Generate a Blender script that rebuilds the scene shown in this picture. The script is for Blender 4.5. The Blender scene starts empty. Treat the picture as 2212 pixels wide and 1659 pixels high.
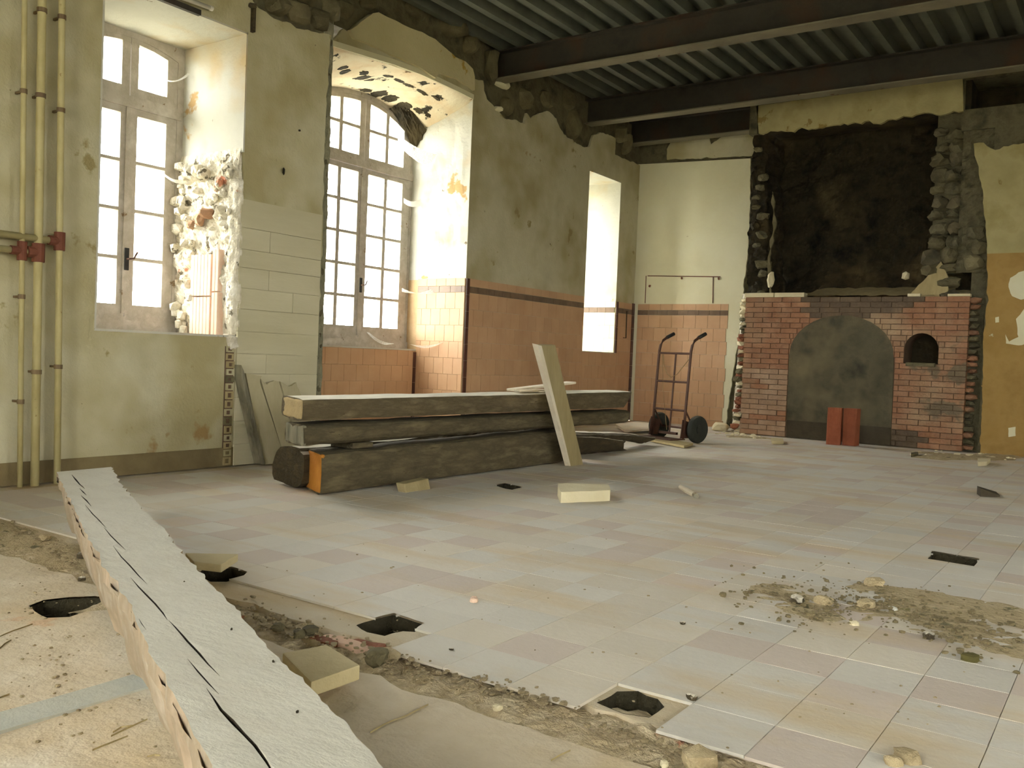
import bpy, bmesh, math, random
from mathutils import Vector, Matrix, noise
from mathutils.geometry import delaunay_2d_cdt
rnd = random.Random(7)
scene = bpy.context.scene
COL = scene.collection

# ------------------------------------------------------------------ camera, sky, light, exposure
FOC, CX, CY, CAMH = 1950.0, 1106.0, 829.5, 0.8
up_ = Vector((-0.0404, 1.0, 56.5 / FOC)); up_ = -up_.normalized()
Yc = Vector((2460 - CX, -56.5 + 0.0404 * (2460 - CX), FOC)).normalized()
Xc = Yc.cross(up_)
cam_d = bpy.data.cameras.new('camera'); cam_d.sensor_width = 36.0; cam_d.lens = FOC / 2212 * 36.0
cam_d.clip_start = 0.02
cam = bpy.data.objects.new('camera', cam_d); COL.objects.link(cam); scene.camera = cam
r_ = Vector((Xc[0], Yc[0], up_[0])); d_ = Vector((Xc[1], Yc[1], up_[1])); f_ = Vector((Xc[2], Yc[2], up_[2]))
cam.matrix_world = Matrix(((r_[0], -d_[0], -f_[0], 0), (r_[1], -d_[1], -f_[1], 0), (r_[2], -d_[2], -f_[2], CAMH), (0, 0, 0, 1)))

world = bpy.data.worlds.new('overcast_sky'); scene.world = world; world.use_nodes = True
bg = world.node_tree.nodes['Background']
bg.inputs[0].default_value = (1.0, 0.985, 0.975, 1); bg.inputs[1].default_value = 37.0
scene.view_settings.view_transform = 'Standard'; scene.view_settings.look = 'None'
scene.view_settings.gamma = 1.0; scene.view_settings.use_curve_mapping = False
scene.view_settings.exposure = 0.0
scene.cycles.use_denoising = True
scene.cycles.max_bounces = 9; scene.cycles.diffuse_bounces = 7
scene.cycles.caustics_reflective = False; scene.cycles.caustics_refractive = False

P0, P1 = -4.98, -5.80          # room face of the wall by the first window, and of the wall by the second
YB, YC = 11.25, 10.56          # back wall, fireplace face
ZT, ZB = 4.05, 3.75            # steel deck, underside of the beams
RX, RY = 5.2, -2.6             # right wall, rear wall

def portal(x, y0, y1, z0, z1, sx=1):
    l = bpy.data.lights.new('sky_portal', 'AREA'); l.shape = 'RECTANGLE'; l.size = z1 - z0; l.size_y = y1 - y0
    l.energy = 1; l.cycles.is_portal = True
    o = bpy.data.objects.new('sky_portal', l); COL.objects.link(o)
    o.location = (x, (y0 + y1) / 2, (z0 + z1) / 2); o.rotation_euler = (0, -math.pi / 2 * sx, 0)

# ------------------------------------------------------------------ helpers
def ray(px, py):
    d = Vector((px - CX, py - CY, FOC)); return Vector((d.dot(Xc), d.dot(Yc), d.dot(up_)))
def pl(px, py, ax, v):
    d = ray(px, py); o = Vector((0, 0, CAMH)); return o + d * ((v - o[ax]) / d[ax])
def F(px, py, z=0.0): return pl(px, py, 2, z)
def LW(px, py, X): p = pl(px, py, 0, X); return (p.y, p.z)
def BW(px, py, Y): p = pl(px, py, 1, Y); return (p.x, p.z)
def proj(P):
    p = Vector(P) - Vector((0, 0, CAMH)); d = p.x * Xc + p.y * Yc + p.z * up_
    return (CX + FOC * d[0] / d[2], CY + FOC * d[1] / d[2], d[2])
def nz(p, s=1.0, o=0.0): return noise.noise(Vector((p[0] * s + o, p[1] * s + o * 1.7, p[2] * s - o)))
def fz(p, s=1.0, o=0.0): return nz(p, s, o) + 0.5 * nz(p, s * 2.1, o + 3) + 0.25 * nz(p, s * 4.3, o + 9)

WORLD = {}
class MB:
    def __init__(s): s.v = []; s.f = []
    def add(s, vs, fs):
        b = len(s.v); s.v += [Vector(v) for v in vs]; s.f += [tuple(i + b for i in f) for f in fs]; return s
    def box(s, a, b):
        (x0, y0, z0), (x1, y1, z1) = a, b
        return s.hexa([(x0, y0, z0), (x1, y0, z0), (x1, y1, z0), (x0, y1, z0)], [(x0, y0, z1), (x1, y0, z1), (x1, y1, z1), (x0, y1, z1)])
    def hexa(s, A, B):
        return s.add(list(A) + list(B), [(3, 2, 1, 0), (4, 5, 6, 7), (0, 1, 5, 4), (1, 2, 6, 5), (2, 3, 7, 6), (3, 0, 4, 7)])
    def tube(s, path, r, n=8, cap=True):
        path = [Vector(p) for p in path]; rings = []
        for i, p in enumerate(path):
            t = (path[min(i + 1, len(path) - 1)] - path[max(i - 1, 0)]).normalized()
            a = Vector((0, 0, 1)) if abs(t.z) < .9 else Vector((1, 0, 0))
            u = t.cross(a).normalized(); w = t.cross(u); rr = r[i] if isinstance(r, (list, tuple)) else r
            rings.append([p + (u * math.cos(k * 2 * math.pi / n) + w * math.sin(k * 2 * math.pi / n)) * rr for k in range(n)])
        fs = []
        for i in range(len(path) - 1):
            for k in range(n): fs.append((i * n + k, i * n + (k + 1) % n, (i + 1) * n + (k + 1) % n, (i + 1) * n + k))
        if cap: fs += [tuple(range(n)), tuple((len(path) - 1) * n + k for k in reversed(range(n)))]
        return s.add([p for R in rings for p in R], fs)
    def rock(s, c, size, seed=0, sub=1, rough=.28):
        bm = bmesh.new(); bmesh.ops.create_icosphere(bm, subdivisions=sub, radius=1); c = Vector(c)
        rot = Matrix.Rotation(seed * 1.3, 3, 'Z') if seed else Matrix.Identity(3)
        vs = []
        for v in bm.verts:
            p = v.co.copy(); q = Vector([max(-.72, min(.72, a)) / .72 for a in p])
            q = q.lerp(p, .35) * (1 + rough * fz(p, 1.3, seed * 7.1))
            q = Vector((q.x * size[0], q.y * size[1], q.z * size[2])); vs.append(c + rot @ q)
        bm.verts.index_update(); fs = [tuple(v.index for v in f.verts) for f in bm.faces]; bm.free()
        return s.add(vs, fs)
    def grid(s, fn, nu, nv):
        vs = [fn(i / nu, j / nv) for j in range(nv + 1) for i in range(nu + 1)]
        return s.add(vs, [(j * (nu + 1) + i, j * (nu + 1) + i + 1, (j + 1) * (nu + 1) + i + 1, (j + 1) * (nu + 1) + i) for j in range(nv) for i in range(nu)])
    def slab(s, outer, holes, fr, t, inner=0, jit=0, back=True, side=True, hside=True):
        loops = [list(outer)] + [list(h) for h in holes]; pts = []; ed = []
        for L in loops:
            b = len(pts); pts += [Vector((p[0], p[1])) for p in L]; ed += [(b + i, b + (i + 1) % len(L)) for i in range(len(L))]
        nb = len(pts)
        if inner:
            us = [p.x for p in pts]; vs_ = [p.y for p in pts]
            nu = int((max(us) - min(us)) / inner); nv = int((max(vs_) - min(vs_)) / inner)
            for i in range(1, nu + 1):
                for j in range(1, nv + 1):
                    pts.append(Vector((min(us) + inner * (i - .5 + rnd.uniform(-.3, .3)), min(vs_) + inner * (j - .5 + rnd.uniform(-.3, .3)))))
        vo, eo, fo, ov, oe, of = delaunay_2d_cdt(pts, ed, [], 1, 1e-5)
        bbs = [(min(p[0] for p in L), max(p[0] for p in L), min(p[1] for p in L), max(p[1] for p in L)) for L in loops]; keep = []
        for f in fo:
            c = sum((vo[i] for i in f), Vector((0, 0))) / len(f)
            if not inside(c, loops[0]): continue
            if any(b[0] < c.x < b[1] and b[2] < c.y < b[3] and inside(c, L) for L, b in zip(loops[1:], bbs[1:])): continue
            keep.append(f)
        fo = keep
        fr_v = []
        for p, o in zip(vo, ov):
            isb = any(i < nb for i in o)
            fr_v.append(fr(p.x, p.y, 0 if isb else jit * fz((p.x, p.y, 0), 3.0, 5)))
        s.add(fr_v, [tuple(f) for f in fo])
        if t:
            if back: s.add([fr(p.x, p.y, -t) for p in vo], [tuple(reversed(f)) for f in fo])
            if side:
                for L in (loops if hside else loops[:1]):
                    n = len(L); s.add([fr(p[0], p[1], 0) for p in L] + [fr(p[0], p[1], -t) for p in L], [(i, (i + 1) % n, n + (i + 1) % n, n + i) for i in range(n) if hside or not any(inside(((L[i][0] + L[(i + 1) % n][0]) / 2, (L[i][1] + L[(i + 1) % n][1]) / 2), q) for q in loops[1:])])
        return s
    def beam(s, A, B, nl=30, m=5, jit=.01, seed=1, endj=.01, rnd_=.12, bend=None, fs=3.0):
        A = [Vector(p) for p in A]; B = [Vector(p) for p in B]; rings = []
        for i in range(nl + 1):
            t = i / nl; C = [a.lerp(b, t) for a, b in zip(A, B)]; cen = sum(C, Vector()) / 4; ring = []
            ax = (sum(B, Vector()) - sum(A, Vector())).normalized()
            for e in range(4):
                for k in range(m):
                    q = k / m; p = C[e].lerp(C[(e + 1) % 4], q); cc = abs(q - .5) * 2
                    p = p.lerp(cen, rnd_ * cc ** 4)
                    p = p + (p - cen).normalized() * jit * fz(p, fs, seed)
                    if i in (0, nl): p = p + ax * endj * fz(p, 9, seed + 4)
                    if bend: p = p + bend(t)
                    ring.append(p)
            rings.append(ring)
        n = 4 * m; fs_ = []
        for i in range(nl):
            for k in range(n): fs_.append((i * n + k, i * n + (k + 1) % n, (i + 1) * n + (k + 1) % n, (i + 1) * n + k))
        vs = [p for R in rings for p in R]
        for R, base, rev in ((rings[0], 0, 1), (rings[-1], nl * n, 0)):
            c = sum(R, Vector()) / n; ci = len(vs); vs.append(c)
            for k in range(n):
                f = (base + k, base + (k + 1) % n, ci); fs_.append(f[::-1] if rev else f)
        return s.add(vs, fs_)

def rag(pts, amp, step, closed=False, seed=1, fs=9.0):
    out = []; n = len(pts); m = n if closed else n - 1
    for i in range(m):
        a = Vector(pts[i][:2]); b = Vector(pts[(i + 1) % n][:2]); L = (b - a).length; k = max(1, int(L / step)); nrm = Vector((-(b - a).y, (b - a).x)) / max(L, 1e-6)
        for j in range(k):
            p = a.lerp(b, j / k); d = 0 if (j == 0 and not closed) else amp * fz((p.x, p.y, 0), fs, seed) * 1.3
            out.append(tuple(p + nrm * d))
    if not closed: out.append(tuple(pts[-1][:2]))
    return out
def inside(p, poly):
    c = False; n = len(poly)
    for i in range(n):
        (x0, y0), (x1, y1) = poly[i][:2], poly[(i + 1) % n][:2]
        if (y0 > p[1]) != (y1 > p[1]) and p[0] < (x1 - x0) * (p[1] - y0) / (y1 - y0) + x0: c = not c
    return c

def mk(name, mb, mat, parent=None, smooth=False, origin=None, label=None, cat=None, group=None, kind=None, bevel=0):
    vs = mb.v
    if origin is None:
        xs = [v.x for v in vs]; ys = [v.y for v in vs]; zs = [v.z for v in vs]
        origin = Vector(((min(xs) + max(xs)) / 2, (min(ys) + max(ys)) / 2, min(zs)))
    me = bpy.data.meshes.new(name); me.from_pydata([v - origin for v in vs], [], mb.f)
    bm = bmesh.new(); bm.from_mesh(me); bmesh.ops.recalc_face_normals(bm, faces=bm.faces)
    if bevel: bmesh.ops.bevel(bm, geom=list(bm.edges), offset=bevel, segments=2, affect='EDGES', profile=.6)
    bm.to_mesh(me); bm.free()
    if smooth:
        for p in me.polygons: p.use_smooth = True
    me.materials.append(mat)
    o = bpy.data.objects.new(name, me); COL.objects.link(o); WORLD[o] = Vector(origin)
    if parent: o.parent = parent; o.location = origin - WORLD[parent]
    else: o.location = origin
    tag(o, label, cat, group, kind); return o
def tag(o, label=None, cat=None, group=None, kind=None):
    for k, v in (('label', label), ('category', cat), ('group', group), ('kind', kind)):
        if v: o[k] = v
    return o
def dup(o, loc, parent, rot=(0, 0, 0), scl=None):
    c = o.copy(); COL.objects.link(c); WORLD[c] = Vector(loc); c.parent = parent; c.location = Vector(loc) - WORLD[parent]; c.rotation_euler = rot
    if scl: c.scale = scl
    return c
def thing(name, loc, label=None, cat=None, group=None, kind=None):
    o = bpy.data.objects.new(name, None); COL.objects.link(o); o.empty_display_size = .1; o.location = loc; WORLD[o] = Vector(loc)
    return tag(o, label, cat, group, kind)

# ------------------------------------------------------------------ materials
def surf(name, c1, c2, scale=4, c3=None, rough=.9, bump=.3, bscale=None, stretch=(1, 1, 1), spots=None, dust=None, hue=0, metal=0, big=None, coord='pos', spec=.25, detail=6, streak=None):
    m = bpy.data.materials.new(name); m.use_nodes = True; nt = m.node_tree; N = nt.nodes; Lk = nt.links
    P = N['Principled BSDF']; P.inputs['Roughness'].default_value = rough; P.inputs['Metallic'].default_value = metal
    P.inputs['Specular IOR Level'].default_value = spec
    if coord == 'pos': g = N.new('ShaderNodeNewGeometry'); src = g.outputs['Position']
    else: g = N.new('ShaderNodeTexCoord'); src = g.outputs['Object']
    mp = N.new('ShaderNodeMapping'); mp.inputs['Scale'].default_value = stretch; Lk.new(src, mp.inputs['Vector'])
    def nzn(sc, det=detail, vec=mp.outputs[0], ro=.6):
        n = N.new('ShaderNodeTexNoise'); n.inputs['Scale'].default_value = sc; n.inputs['Detail'].default_value = det; n.inputs['Roughness'].default_value = ro; Lk.new(vec, n.inputs['Vector']); return n.outputs[0]
    def ramp(f, stops):
        r = N.new('ShaderNodeValToRGB'); Lk.new(f, r.inputs[0]); el = r.color_ramp.elements
        while len(el) < len(stops): el.new(.5)
        for e, (p, c) in zip(el, stops): e.position = p; e.color = c if len(c) == 4 else (*c, 1)
        return r.outputs[0]
    def mix(f, a, b, mode='MIX'):
        x = N.new('ShaderNodeMix'); x.data_type = 'RGBA'; x.blend_type = mode
        if isinstance(f, (int, float)): x.inputs[0].default_value = f
        else: Lk.new(f, x.inputs[0])
        for k, q in ((6, a), (7, b)):
            if isinstance(q, tuple): x.inputs[k].default_value = (*q[:3], 1)
            else: Lk.new(q, x.inputs[k])
        return x.outputs[2]
    stops = [(.33, c1), (.67, c2)] if c3 is None else [(.3, c1), (.5, c2), (.7, c3)]
    col = ramp(nzn(scale), stops)
    if big: col = mix(ramp(nzn(big[1], 3), [(big[2] - .1, (0, 0, 0)), (big[2] + .1, (1, 1, 1))]), col, big[0])
    if streak: # (colour, scale vector, threshold)
        ms = N.new('ShaderNodeMapping'); ms.inputs['Scale'].default_value = streak[1]; Lk.new(src, ms.inputs['Vector'])
        col = mix(ramp(nzn(1.0, 5, ms.outputs[0]), [(streak[2] - .07, (0, 0, 0)), (streak[2] + .12, (.8, .8, .8))]), col, streak[0])
    if spots:
        for sp in (spots if isinstance(spots, list) else [spots]):
            col = mix(ramp(nzn(sp[1], 5), [(sp[2] - .015, (0, 0, 0)), (sp[2] + .02, (1, 1, 1))]), col, sp[0])
    if hue:
        oi = N.new('ShaderNodeObjectInfo'); hs = N.new('ShaderNodeHueSaturation'); mr = N.new('ShaderNodeMapRange')
        mr.inputs[3].default_value = 1 - hue; mr.inputs[4].default_value = 1 + hue; Lk.new(oi.outputs['Random'], mr.inputs[0]); Lk.new(mr.outputs[0], hs.inputs['Value'])
        Lk.new(col, hs.inputs['Color']); col = hs.outputs[0]
    if dust:
        gg = N.new('ShaderNodeNewGeometry'); sx = N.new('ShaderNodeSeparateXYZ'); Lk.new(gg.outputs['Normal'], sx.inputs[0])
        a = N.new('ShaderNodeMapRange'); a.inputs[1].default_value = .55; a.inputs[2].default_value = .9; Lk.new(sx.outputs[2], a.inputs[0])
        b = ramp(nzn(dust[1], 5), [(.3, (1 - dust[2],) * 3), (.5, (1, 1, 1))])
        mm = N.new('ShaderNodeMath'); mm.operation = 'MULTIPLY'; Lk.new(a.outputs[0], mm.inputs[0]); Lk.new(b, mm.inputs[1])
        col = mix(mm.outputs[0], col, dust[0])
    Lk.new(col, P.inputs['Base Color'])
    if bump:
        bn = N.new('ShaderNodeBump'); bn.inputs['Strength'].default_value = bump; bn.inputs['Distance'].default_value = .02
        Lk.new(nzn(bscale or scale * 6, 4, ro=.65), bn.inputs['Height']); Lk.new(bn.outputs[0], P.inputs['Normal'])
    return m
def h(r, g, b):   # sRGB 0-255 to linear
    f = lambda c: (c / 255 / 12.92) if c / 255 <= .04045 else ((c / 255 + .055) / 1.055) ** 2.4
    return (f(r), f(g), f(b))

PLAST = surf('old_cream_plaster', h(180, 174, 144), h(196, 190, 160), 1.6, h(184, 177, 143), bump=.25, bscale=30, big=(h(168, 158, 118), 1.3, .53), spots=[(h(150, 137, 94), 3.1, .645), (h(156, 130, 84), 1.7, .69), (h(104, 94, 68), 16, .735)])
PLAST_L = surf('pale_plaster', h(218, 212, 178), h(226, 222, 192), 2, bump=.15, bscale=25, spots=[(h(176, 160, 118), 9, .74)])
REVEAL = surf('whitewashed_reveal', h(188, 187, 174), h(197, 196, 184), 3, bump=.3, bscale=22, big=(h(190, 170, 132), 1.9, .64), spots=[(h(176, 146, 100), 2.6, .68), (h(116, 104, 80), 14, .715)])
SOFFIT = surf('stained_soffit', h(214, 202, 174), h(222, 213, 188), 3, bump=.3, bscale=20, big=(h(206, 180, 142), 2.2, .58), spots=[(h(96, 74, 48), 5, .66), (h(38, 34, 20), 4.2, .60)])
RUBBLE = surf('rubble_masonry', h(62, 59, 44), h(104, 98, 74), 5, h(80, 74, 56), bump=.9, bscale=14)
RUBBLE_W = surf('broken_white_masonry', h(236, 230, 214), h(206, 198, 176), 7, h(240, 236, 224), bump=1.0, bscale=24, spots=[(h(112, 104, 86), 12, .62), (h(190, 130, 100), 5, .68)])
STONE = surf('grey_stone', h(84, 78, 56), h(116, 108, 80), 5, bump=.8, bscale=18, hue=.25)
GREYSTRIP = surf('grey_render_edge', h(120, 118, 96), h(150, 146, 120), 9, bump=.7, bscale=30)
SKIRT = surf('dark_skirting_paint', h(112, 98, 68), h(130, 116, 82), 4, bump=.2)
BOARD = surf('painted_board', h(188, 181, 150), h(200, 193, 163), 2, bump=.12, bscale=30, hue=.04, stretch=(1, .4, 3), spots=[(h(168, 150, 110), 7, .75)])
DADO = surf('ochre_wall_tile', h(190, 151, 114), h(200, 163, 126), 3, rough=.5, bump=.05, hue=.045, spec=.35)
BAND = surf('dark_band_tile', h(104, 84, 66), h(122, 100, 78), 9, rough=.4, bump=.05, hue=.15, spec=.4)
TRIMT = surf('dark_brown_edge_tile', h(74, 44, 36), h(92, 56, 44), 9, rough=.35, bump=.05, hue=.2, spec=.5)
GROUT = surf('tile_bed_mortar', h(196, 170, 132), h(184, 156, 118), 8, bump=.3)
OCHREW = surf('ochre_painted_plaster', h(152, 122, 66), h(166, 136, 80), 2.2, h(142, 112, 60), bump=.25, bscale=20, spots=[(h(190, 184, 150), 5, .74)])
FTILE = [surf('floor_tile_' + n, a, b, 3, rough=.75, bump=.12, bscale=40, hue=.05, streak=(h(204, 184, 148), (.9, 3.2, 1), .57), spec=.3) for n, a, b in (
    ('pale', h(205, 200, 187), h(211, 206, 193)), ('rose', h(200, 187, 173), h(206, 194, 180)), ('cream', h(208, 199, 180), h(212, 204, 187)))]
CONC = surf('cream_screed', h(224, 213, 190), h(210, 196, 168), 2.5, h(230, 222, 202), rough=.85, bump=.45, bscale=16, big=(h(204, 184, 148), 1.6, .6), spots=[(h(208, 180, 146), 3.3, .69), (h(134, 118, 88), 21, .735)])
BED = surf('tile_mortar_bed', h(206, 196, 172), h(198, 186, 160), 6, bump=.4, streak=(h(190, 166, 122), (.9, 3.2, 1), .5))
BLUE = surf('blue_grey_strip', h(186, 188, 176), h(198, 196, 180), 4, bump=.2)
SOIL = surf('dark_hole_soil', h(46, 42, 28), h(64, 58, 40), 9, bump=.9)
SAND = surf('sandy_dirt', h(192, 175, 138), h(176, 160, 124), 6, h(202, 186, 150), bump=.8, bscale=40, spots=[(h(120, 114, 84), 14, .62), (h(140, 132, 84), 6, .66)])
TRENCH = surf('trench_mortar_rubble', h(208, 193, 160), h(182, 165, 130), 9, h(216, 202, 170), bump=.9, bscale=50, spots=[(h(176, 128, 100), 8, .67)])
PEB = surf('mortar_lump', h(188, 172, 136), h(156, 140, 106), 20, bump=.6, hue=.25)
PEBD = surf('dark_mortar_grit', h(146, 132, 98), h(112, 102, 74), 20, bump=.6)
BRICK = surf('dusty_red_brick', h(166, 124, 94), h(150, 108, 80), 5, h(174, 136, 106), bump=.4, bscale=40, hue=.12, big=(h(168, 144, 114), 1.3, .55), spots=[(h(118, 104, 82), 1.4, .62)])
BRICKR = surf('fresh_broken_brick', h(156, 102, 74), h(136, 88, 64), 9, bump=.7, bscale=40, hue=.25)
MORT = surf('brick_mortar', h(120, 96, 76), h(96, 80, 62), 8, bump=.6)
SOOT = surf('sooty_masonry', h(20, 18, 12), h(50, 44, 28), 3.2, h(30, 26, 16), bump=1.0, bscale=9, big=(h(80, 70, 46), 1.4, .6))
SOOTP = surf('soot_grey_render', h(74, 70, 54), h(94, 88, 68), 3, h(60, 57, 46), bump=.4, bscale=20, big=(h(116, 106, 80), 1.8, .58))
DARKPL = surf('dark_hearth_plinth', h(68, 60, 47), h(80, 71, 55), 6, bump=.4)
STEEL = surf('rusty_dark_steel', h(50, 47, 41), h(60, 56, 48), 4, h(45, 42, 37), rough=.7, bump=.2, metal=.1, big=(h(76, 56, 40), 2, .62))
DECK = surf('galvanised_deck', h(84, 88, 78), h(104, 108, 96), 3, rough=.5, bump=.1, metal=.3, spec=.4)
OAKT = surf('dusty_old_timber', h(118, 104, 78), h(92, 82, 60), 5, h(130, 116, 88), bump=.7, bscale=16, stretch=(3, .7, 3), dust=(h(232, 226, 206), 6, .25), spots=[(h(86, 76, 54), 9, .66)])
OAKD = surf('dark_rotten_timber', h(92, 80, 56), h(68, 60, 44), 5, h(80, 70, 50), bump=.9, bscale=14, stretch=(3, .7, 3), dust=(h(228, 220, 200), 6, .3), spots=[(h(60, 52, 38), 7, .64)])
OAKB = surf('grey_dusty_timber', h(184, 171, 151), h(152, 137, 114), 5, h(184, 163, 138), bump=.16, bscale=22, stretch=(1.6, 3.0, .9), dust=(h(200, 196, 180), 5, .2), spots=[(h(150, 116, 82), 6, .7)])
OAKN = surf('undusted_old_timber', h(112, 100, 74), h(84, 76, 56), 5, h(122, 110, 82), bump=.7, bscale=16, stretch=(3, .7, 3), spots=[(h(80, 70, 50), 9, .66)])  # old timber without the dust layer
OCHREEND = surf('orange_sawn_end', h(196, 134, 54), h(180, 116, 44), 9, bump=.3, spots=[(h(120, 80, 40), 6, .68)])
PALEEND = surf('pale_sawn_end', h(190, 168, 122), h(170, 150, 108), 9, bump=.4)
GREYEND = surf('grey_weathered_end', h(150, 144, 120), h(92, 88, 72), 14, bump=.7, stretch=(1, 1, .2))
CRACK = surf('crack_shadow_wood', h(58, 48, 34), h(44, 36, 26), 9, bump=.3)
PLANK = surf('weathered_plank', h(156, 142, 102), h(174, 158, 116), 5, bump=.3, bscale=30, stretch=(3, 3, .6), hue=.1)
PLANKL = surf('pale_dusty_plank', h(226, 212, 186), h(236, 226, 204), 6, bump=.4, hue=.08)
STONEP = surf('pale_cut_stone', h(216, 204, 166), h(226, 216, 182), 5, bump=.3)
SLABM = surf('buff_slab', h(196, 182, 140), h(208, 194, 154), 5, bump=.3, hue=.05)
FRAME = surf('dirty_cream_window_paint', h(194, 188, 178), h(174, 166, 152), 6, h(202, 196, 186), rough=.7, bump=.3, bscale=24, spots=[(h(132, 112, 86), 11, .67)])
PIPE = surf('cream_painted_pipe', h(196, 186, 138), h(178, 166, 116), 5, rough=.6, bump=.1, spots=[(h(150, 128, 82), 14, .7)])
BRK = surf('dull_pipe_clip', h(130, 112, 82), h(110, 90, 66), 9, rough=.7, bump=.2)
RUSTY = surf('red_brown_fitting', h(124, 74, 54), h(100, 60, 44), 9, rough=.7, bump=.2)
TUBEW = surf('white_tube', h(226, 222, 206), h(216, 212, 196), 5, rough=.4, bump=0)
TRUCK = surf('brown_rusty_tube_steel', h(92, 62, 46), h(74, 50, 38), 12, rough=.55, bump=.2, metal=.3, spec=.5)
RUBBER = surf('black_tyre_rubber', h(44, 46, 40), h(56, 58, 50), 12, rough=.7, bump=.2, dust=(h(120, 116, 100), 9, .6))
HOLLOW = surf('terracotta_hollow_brick', h(156, 92, 64), h(136, 78, 54), 7, bump=.2, hue=.14)
PINKB = surf('pink_hollow_brick', h(224, 190, 164), h(232, 204, 180), 7, bump=.2, hue=.05)
WIRE = surf('thin_wire', h(150, 130, 90), h(140, 120, 84), 7, bump=0)
BLACKM = surf('black_handle', h(40, 40, 38), h(52, 52, 48), 9, rough=.5, bump=0)
LEAFY = surf('green_brown_scrap', h(96, 90, 48), h(80, 74, 42), 9, bump=0)
FLANGE = surf('dusty_lit_flange', h(104, 99, 82), h(122, 116, 96), 3, rough=.75, bump=.2, spots=[(h(92, 66, 46), 5, .68)])  # light bounced off the floor painted in: flange underside paler than the web
OLIVE = surf('olive_shaded_plaster', h(160, 150, 104), h(174, 164, 118), 2.4, h(150, 138, 88), bump=.25, bscale=24, spots=[(h(140, 124, 74), 4, .66)])  # low light on lintel and upper right wall painted into this plaster colour
GROUND = surf('outside_gravel', h(176, 170, 150), h(150, 148, 124), 2, bump=.3)
def glass():
    m = bpy.data.materials.new('dusty_pane_glass'); m.use_nodes = True; N = m.node_tree.nodes; L = m.node_tree.links
    N.remove(N['Principled BSDF']); t = N.new('ShaderNodeBsdfTransparent'); t.inputs[0].default_value = (.96, .97, .96, 1)
    g = N.new('ShaderNodeBsdfGlossy'); g.inputs['Roughness'].default_value = .05; d = N.new('ShaderNodeBsdfTranslucent'); d.inputs[0].default_value = (.9, .9, .86, 1)
    x = N.new('ShaderNodeMixShader'); x.inputs[0].default_value = .06; y = N.new('ShaderNodeMixShader'); y.inputs[0].default_value = .05
    L.new(t.outputs[0], x.inputs[1]); L.new(d.outputs[0], x.inputs[2]); L.new(x.outputs[0], y.inputs[1]); L.new(g.outputs[0], y.inputs[2])
    L.new(y.outputs[0], N['Material Output'].inputs[0]); return m
def webm():
    m = bpy.data.materials.new('cobweb_silk'); m.use_nodes = True; N = m.node_tree.nodes; L = m.node_tree.links
    N.remove(N['Principled BSDF']); t = N.new('ShaderNodeBsdfTransparent'); d = N.new('ShaderNodeBsdfTranslucent'); d.inputs[0].default_value = (.9, .88, .8, 1)
    e = N.new('ShaderNodeBsdfDiffuse'); e.inputs[0].default_value = (.85, .83, .76, 1)
    a = N.new('ShaderNodeMixShader'); a.inputs[0].default_value = .5; L.new(d.outputs[0], a.inputs[1]); L.new(e.outputs[0], a.inputs[2])
    n = N.new('ShaderNodeTexNoise'); n.inputs['Scale'].default_value = 40; r = N.new('ShaderNodeMapRange'); r.inputs[1].default_value = .35; r.inputs[2].default_value = .7; r.inputs[3].default_value = .15; r.inputs[4].default_value = .75
    L.new(n.outputs[0], r.inputs[0]); x = N.new('ShaderNodeMixShader'); L.new(r.outputs[0], x.inputs[0]); L.new(t.outputs[0], x.inputs[1]); L.new(a.outputs[0], x.inputs[2])
    L.new(x.outputs[0], N['Material Output'].inputs[0]); return m
GLASS, WEB = glass(), webm()

# frames of reference: (u, v, w) on a surface, w towards the room
frP0 = lambda u, v, w: Vector((P0 + w, u, v))
frP1 = lambda u, v, w: Vector((P1 + w, u, v))
frB = lambda u, v, w: Vector((u, YB - w, v))
frC = lambda u, v, w: Vector((u, YC - w, v))
frF = lambda u, v, w: Vector((u, v, w))

# ------------------------------------------------------------------ floor
TR0, TR1 = 1.63, 1.84          # the trench of the removed partition wall runs along X here
floor = thing('floor', (0, 3, 0), kind='structure')
Q = lambda L, z=0: [tuple(F(x, y, z).xy) for x, y in L]
hole1 = rag(Q([(60, 1308), (95, 1295), (150, 1289), (205, 1287), (240, 1296), (236, 1318), (190, 1322), (150, 1333), (105, 1335), (75, 1320)]), .006, .03, True, 3)
hole2 = rag(Q([(440, 1226), (500, 1224), (536, 1235), (528, 1243), (490, 1252), (455, 1252), (430, 1240)]), .006, .03, True, 4)
hole3 = rag(Q([(775, 1347), (810, 1335), (850, 1324), (880, 1333), (912, 1345), (895, 1361), (870, 1358), (830, 1369), (790, 1361)]), .012, .03, True, 5)
hole4 = rag(Q([(1290, 1512), (1335, 1490), (1380, 1487), (1425, 1505), (1430, 1520), (1400, 1546), (1350, 1533), (1315, 1522)]), .012, .03, True, 6)
hole5 = rag(Q([(2013, 1190), (2115, 1206), (2104, 1223), (2005, 1207)]), .008, .04, True, 7)
hole6 = rag(Q([(1065, 1048), (1090, 1043), (1130, 1052), (1105, 1058)]), .01, .05, True, 8)
conc_out = [(-4.985, RY), (RX, RY)] + rag([(RX, TR0 - .02), (-1.0, TR0 - .01), (-4.985, TR0 + .08)], .022, .05, False, 2)
def frConc(u, v, w): return Vector((u, v, w + .004 * fz((u, v, 0), 1.5, 2) * (1 if v > -2 else 0)))
mk('screed', MB().slab(conc_out, [hole1], frConc, .05, inner=.14, jit=.002, hside=False), CONC, floor)
bed_out = rag([(-5.83, TR1 + .07), (-1.2, TR1), (RX, TR1 - .02)], .02, .05, False, 11) + [(RX, 11.6), (-5.83, 11.6)]
mk('tile_bed', MB().slab(bed_out, [hole2, hole3, hole4, hole5, hole6], lambda u, v, w: Vector((u, v, w - .007)), .05, hside=False), BED, floor)
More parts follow.
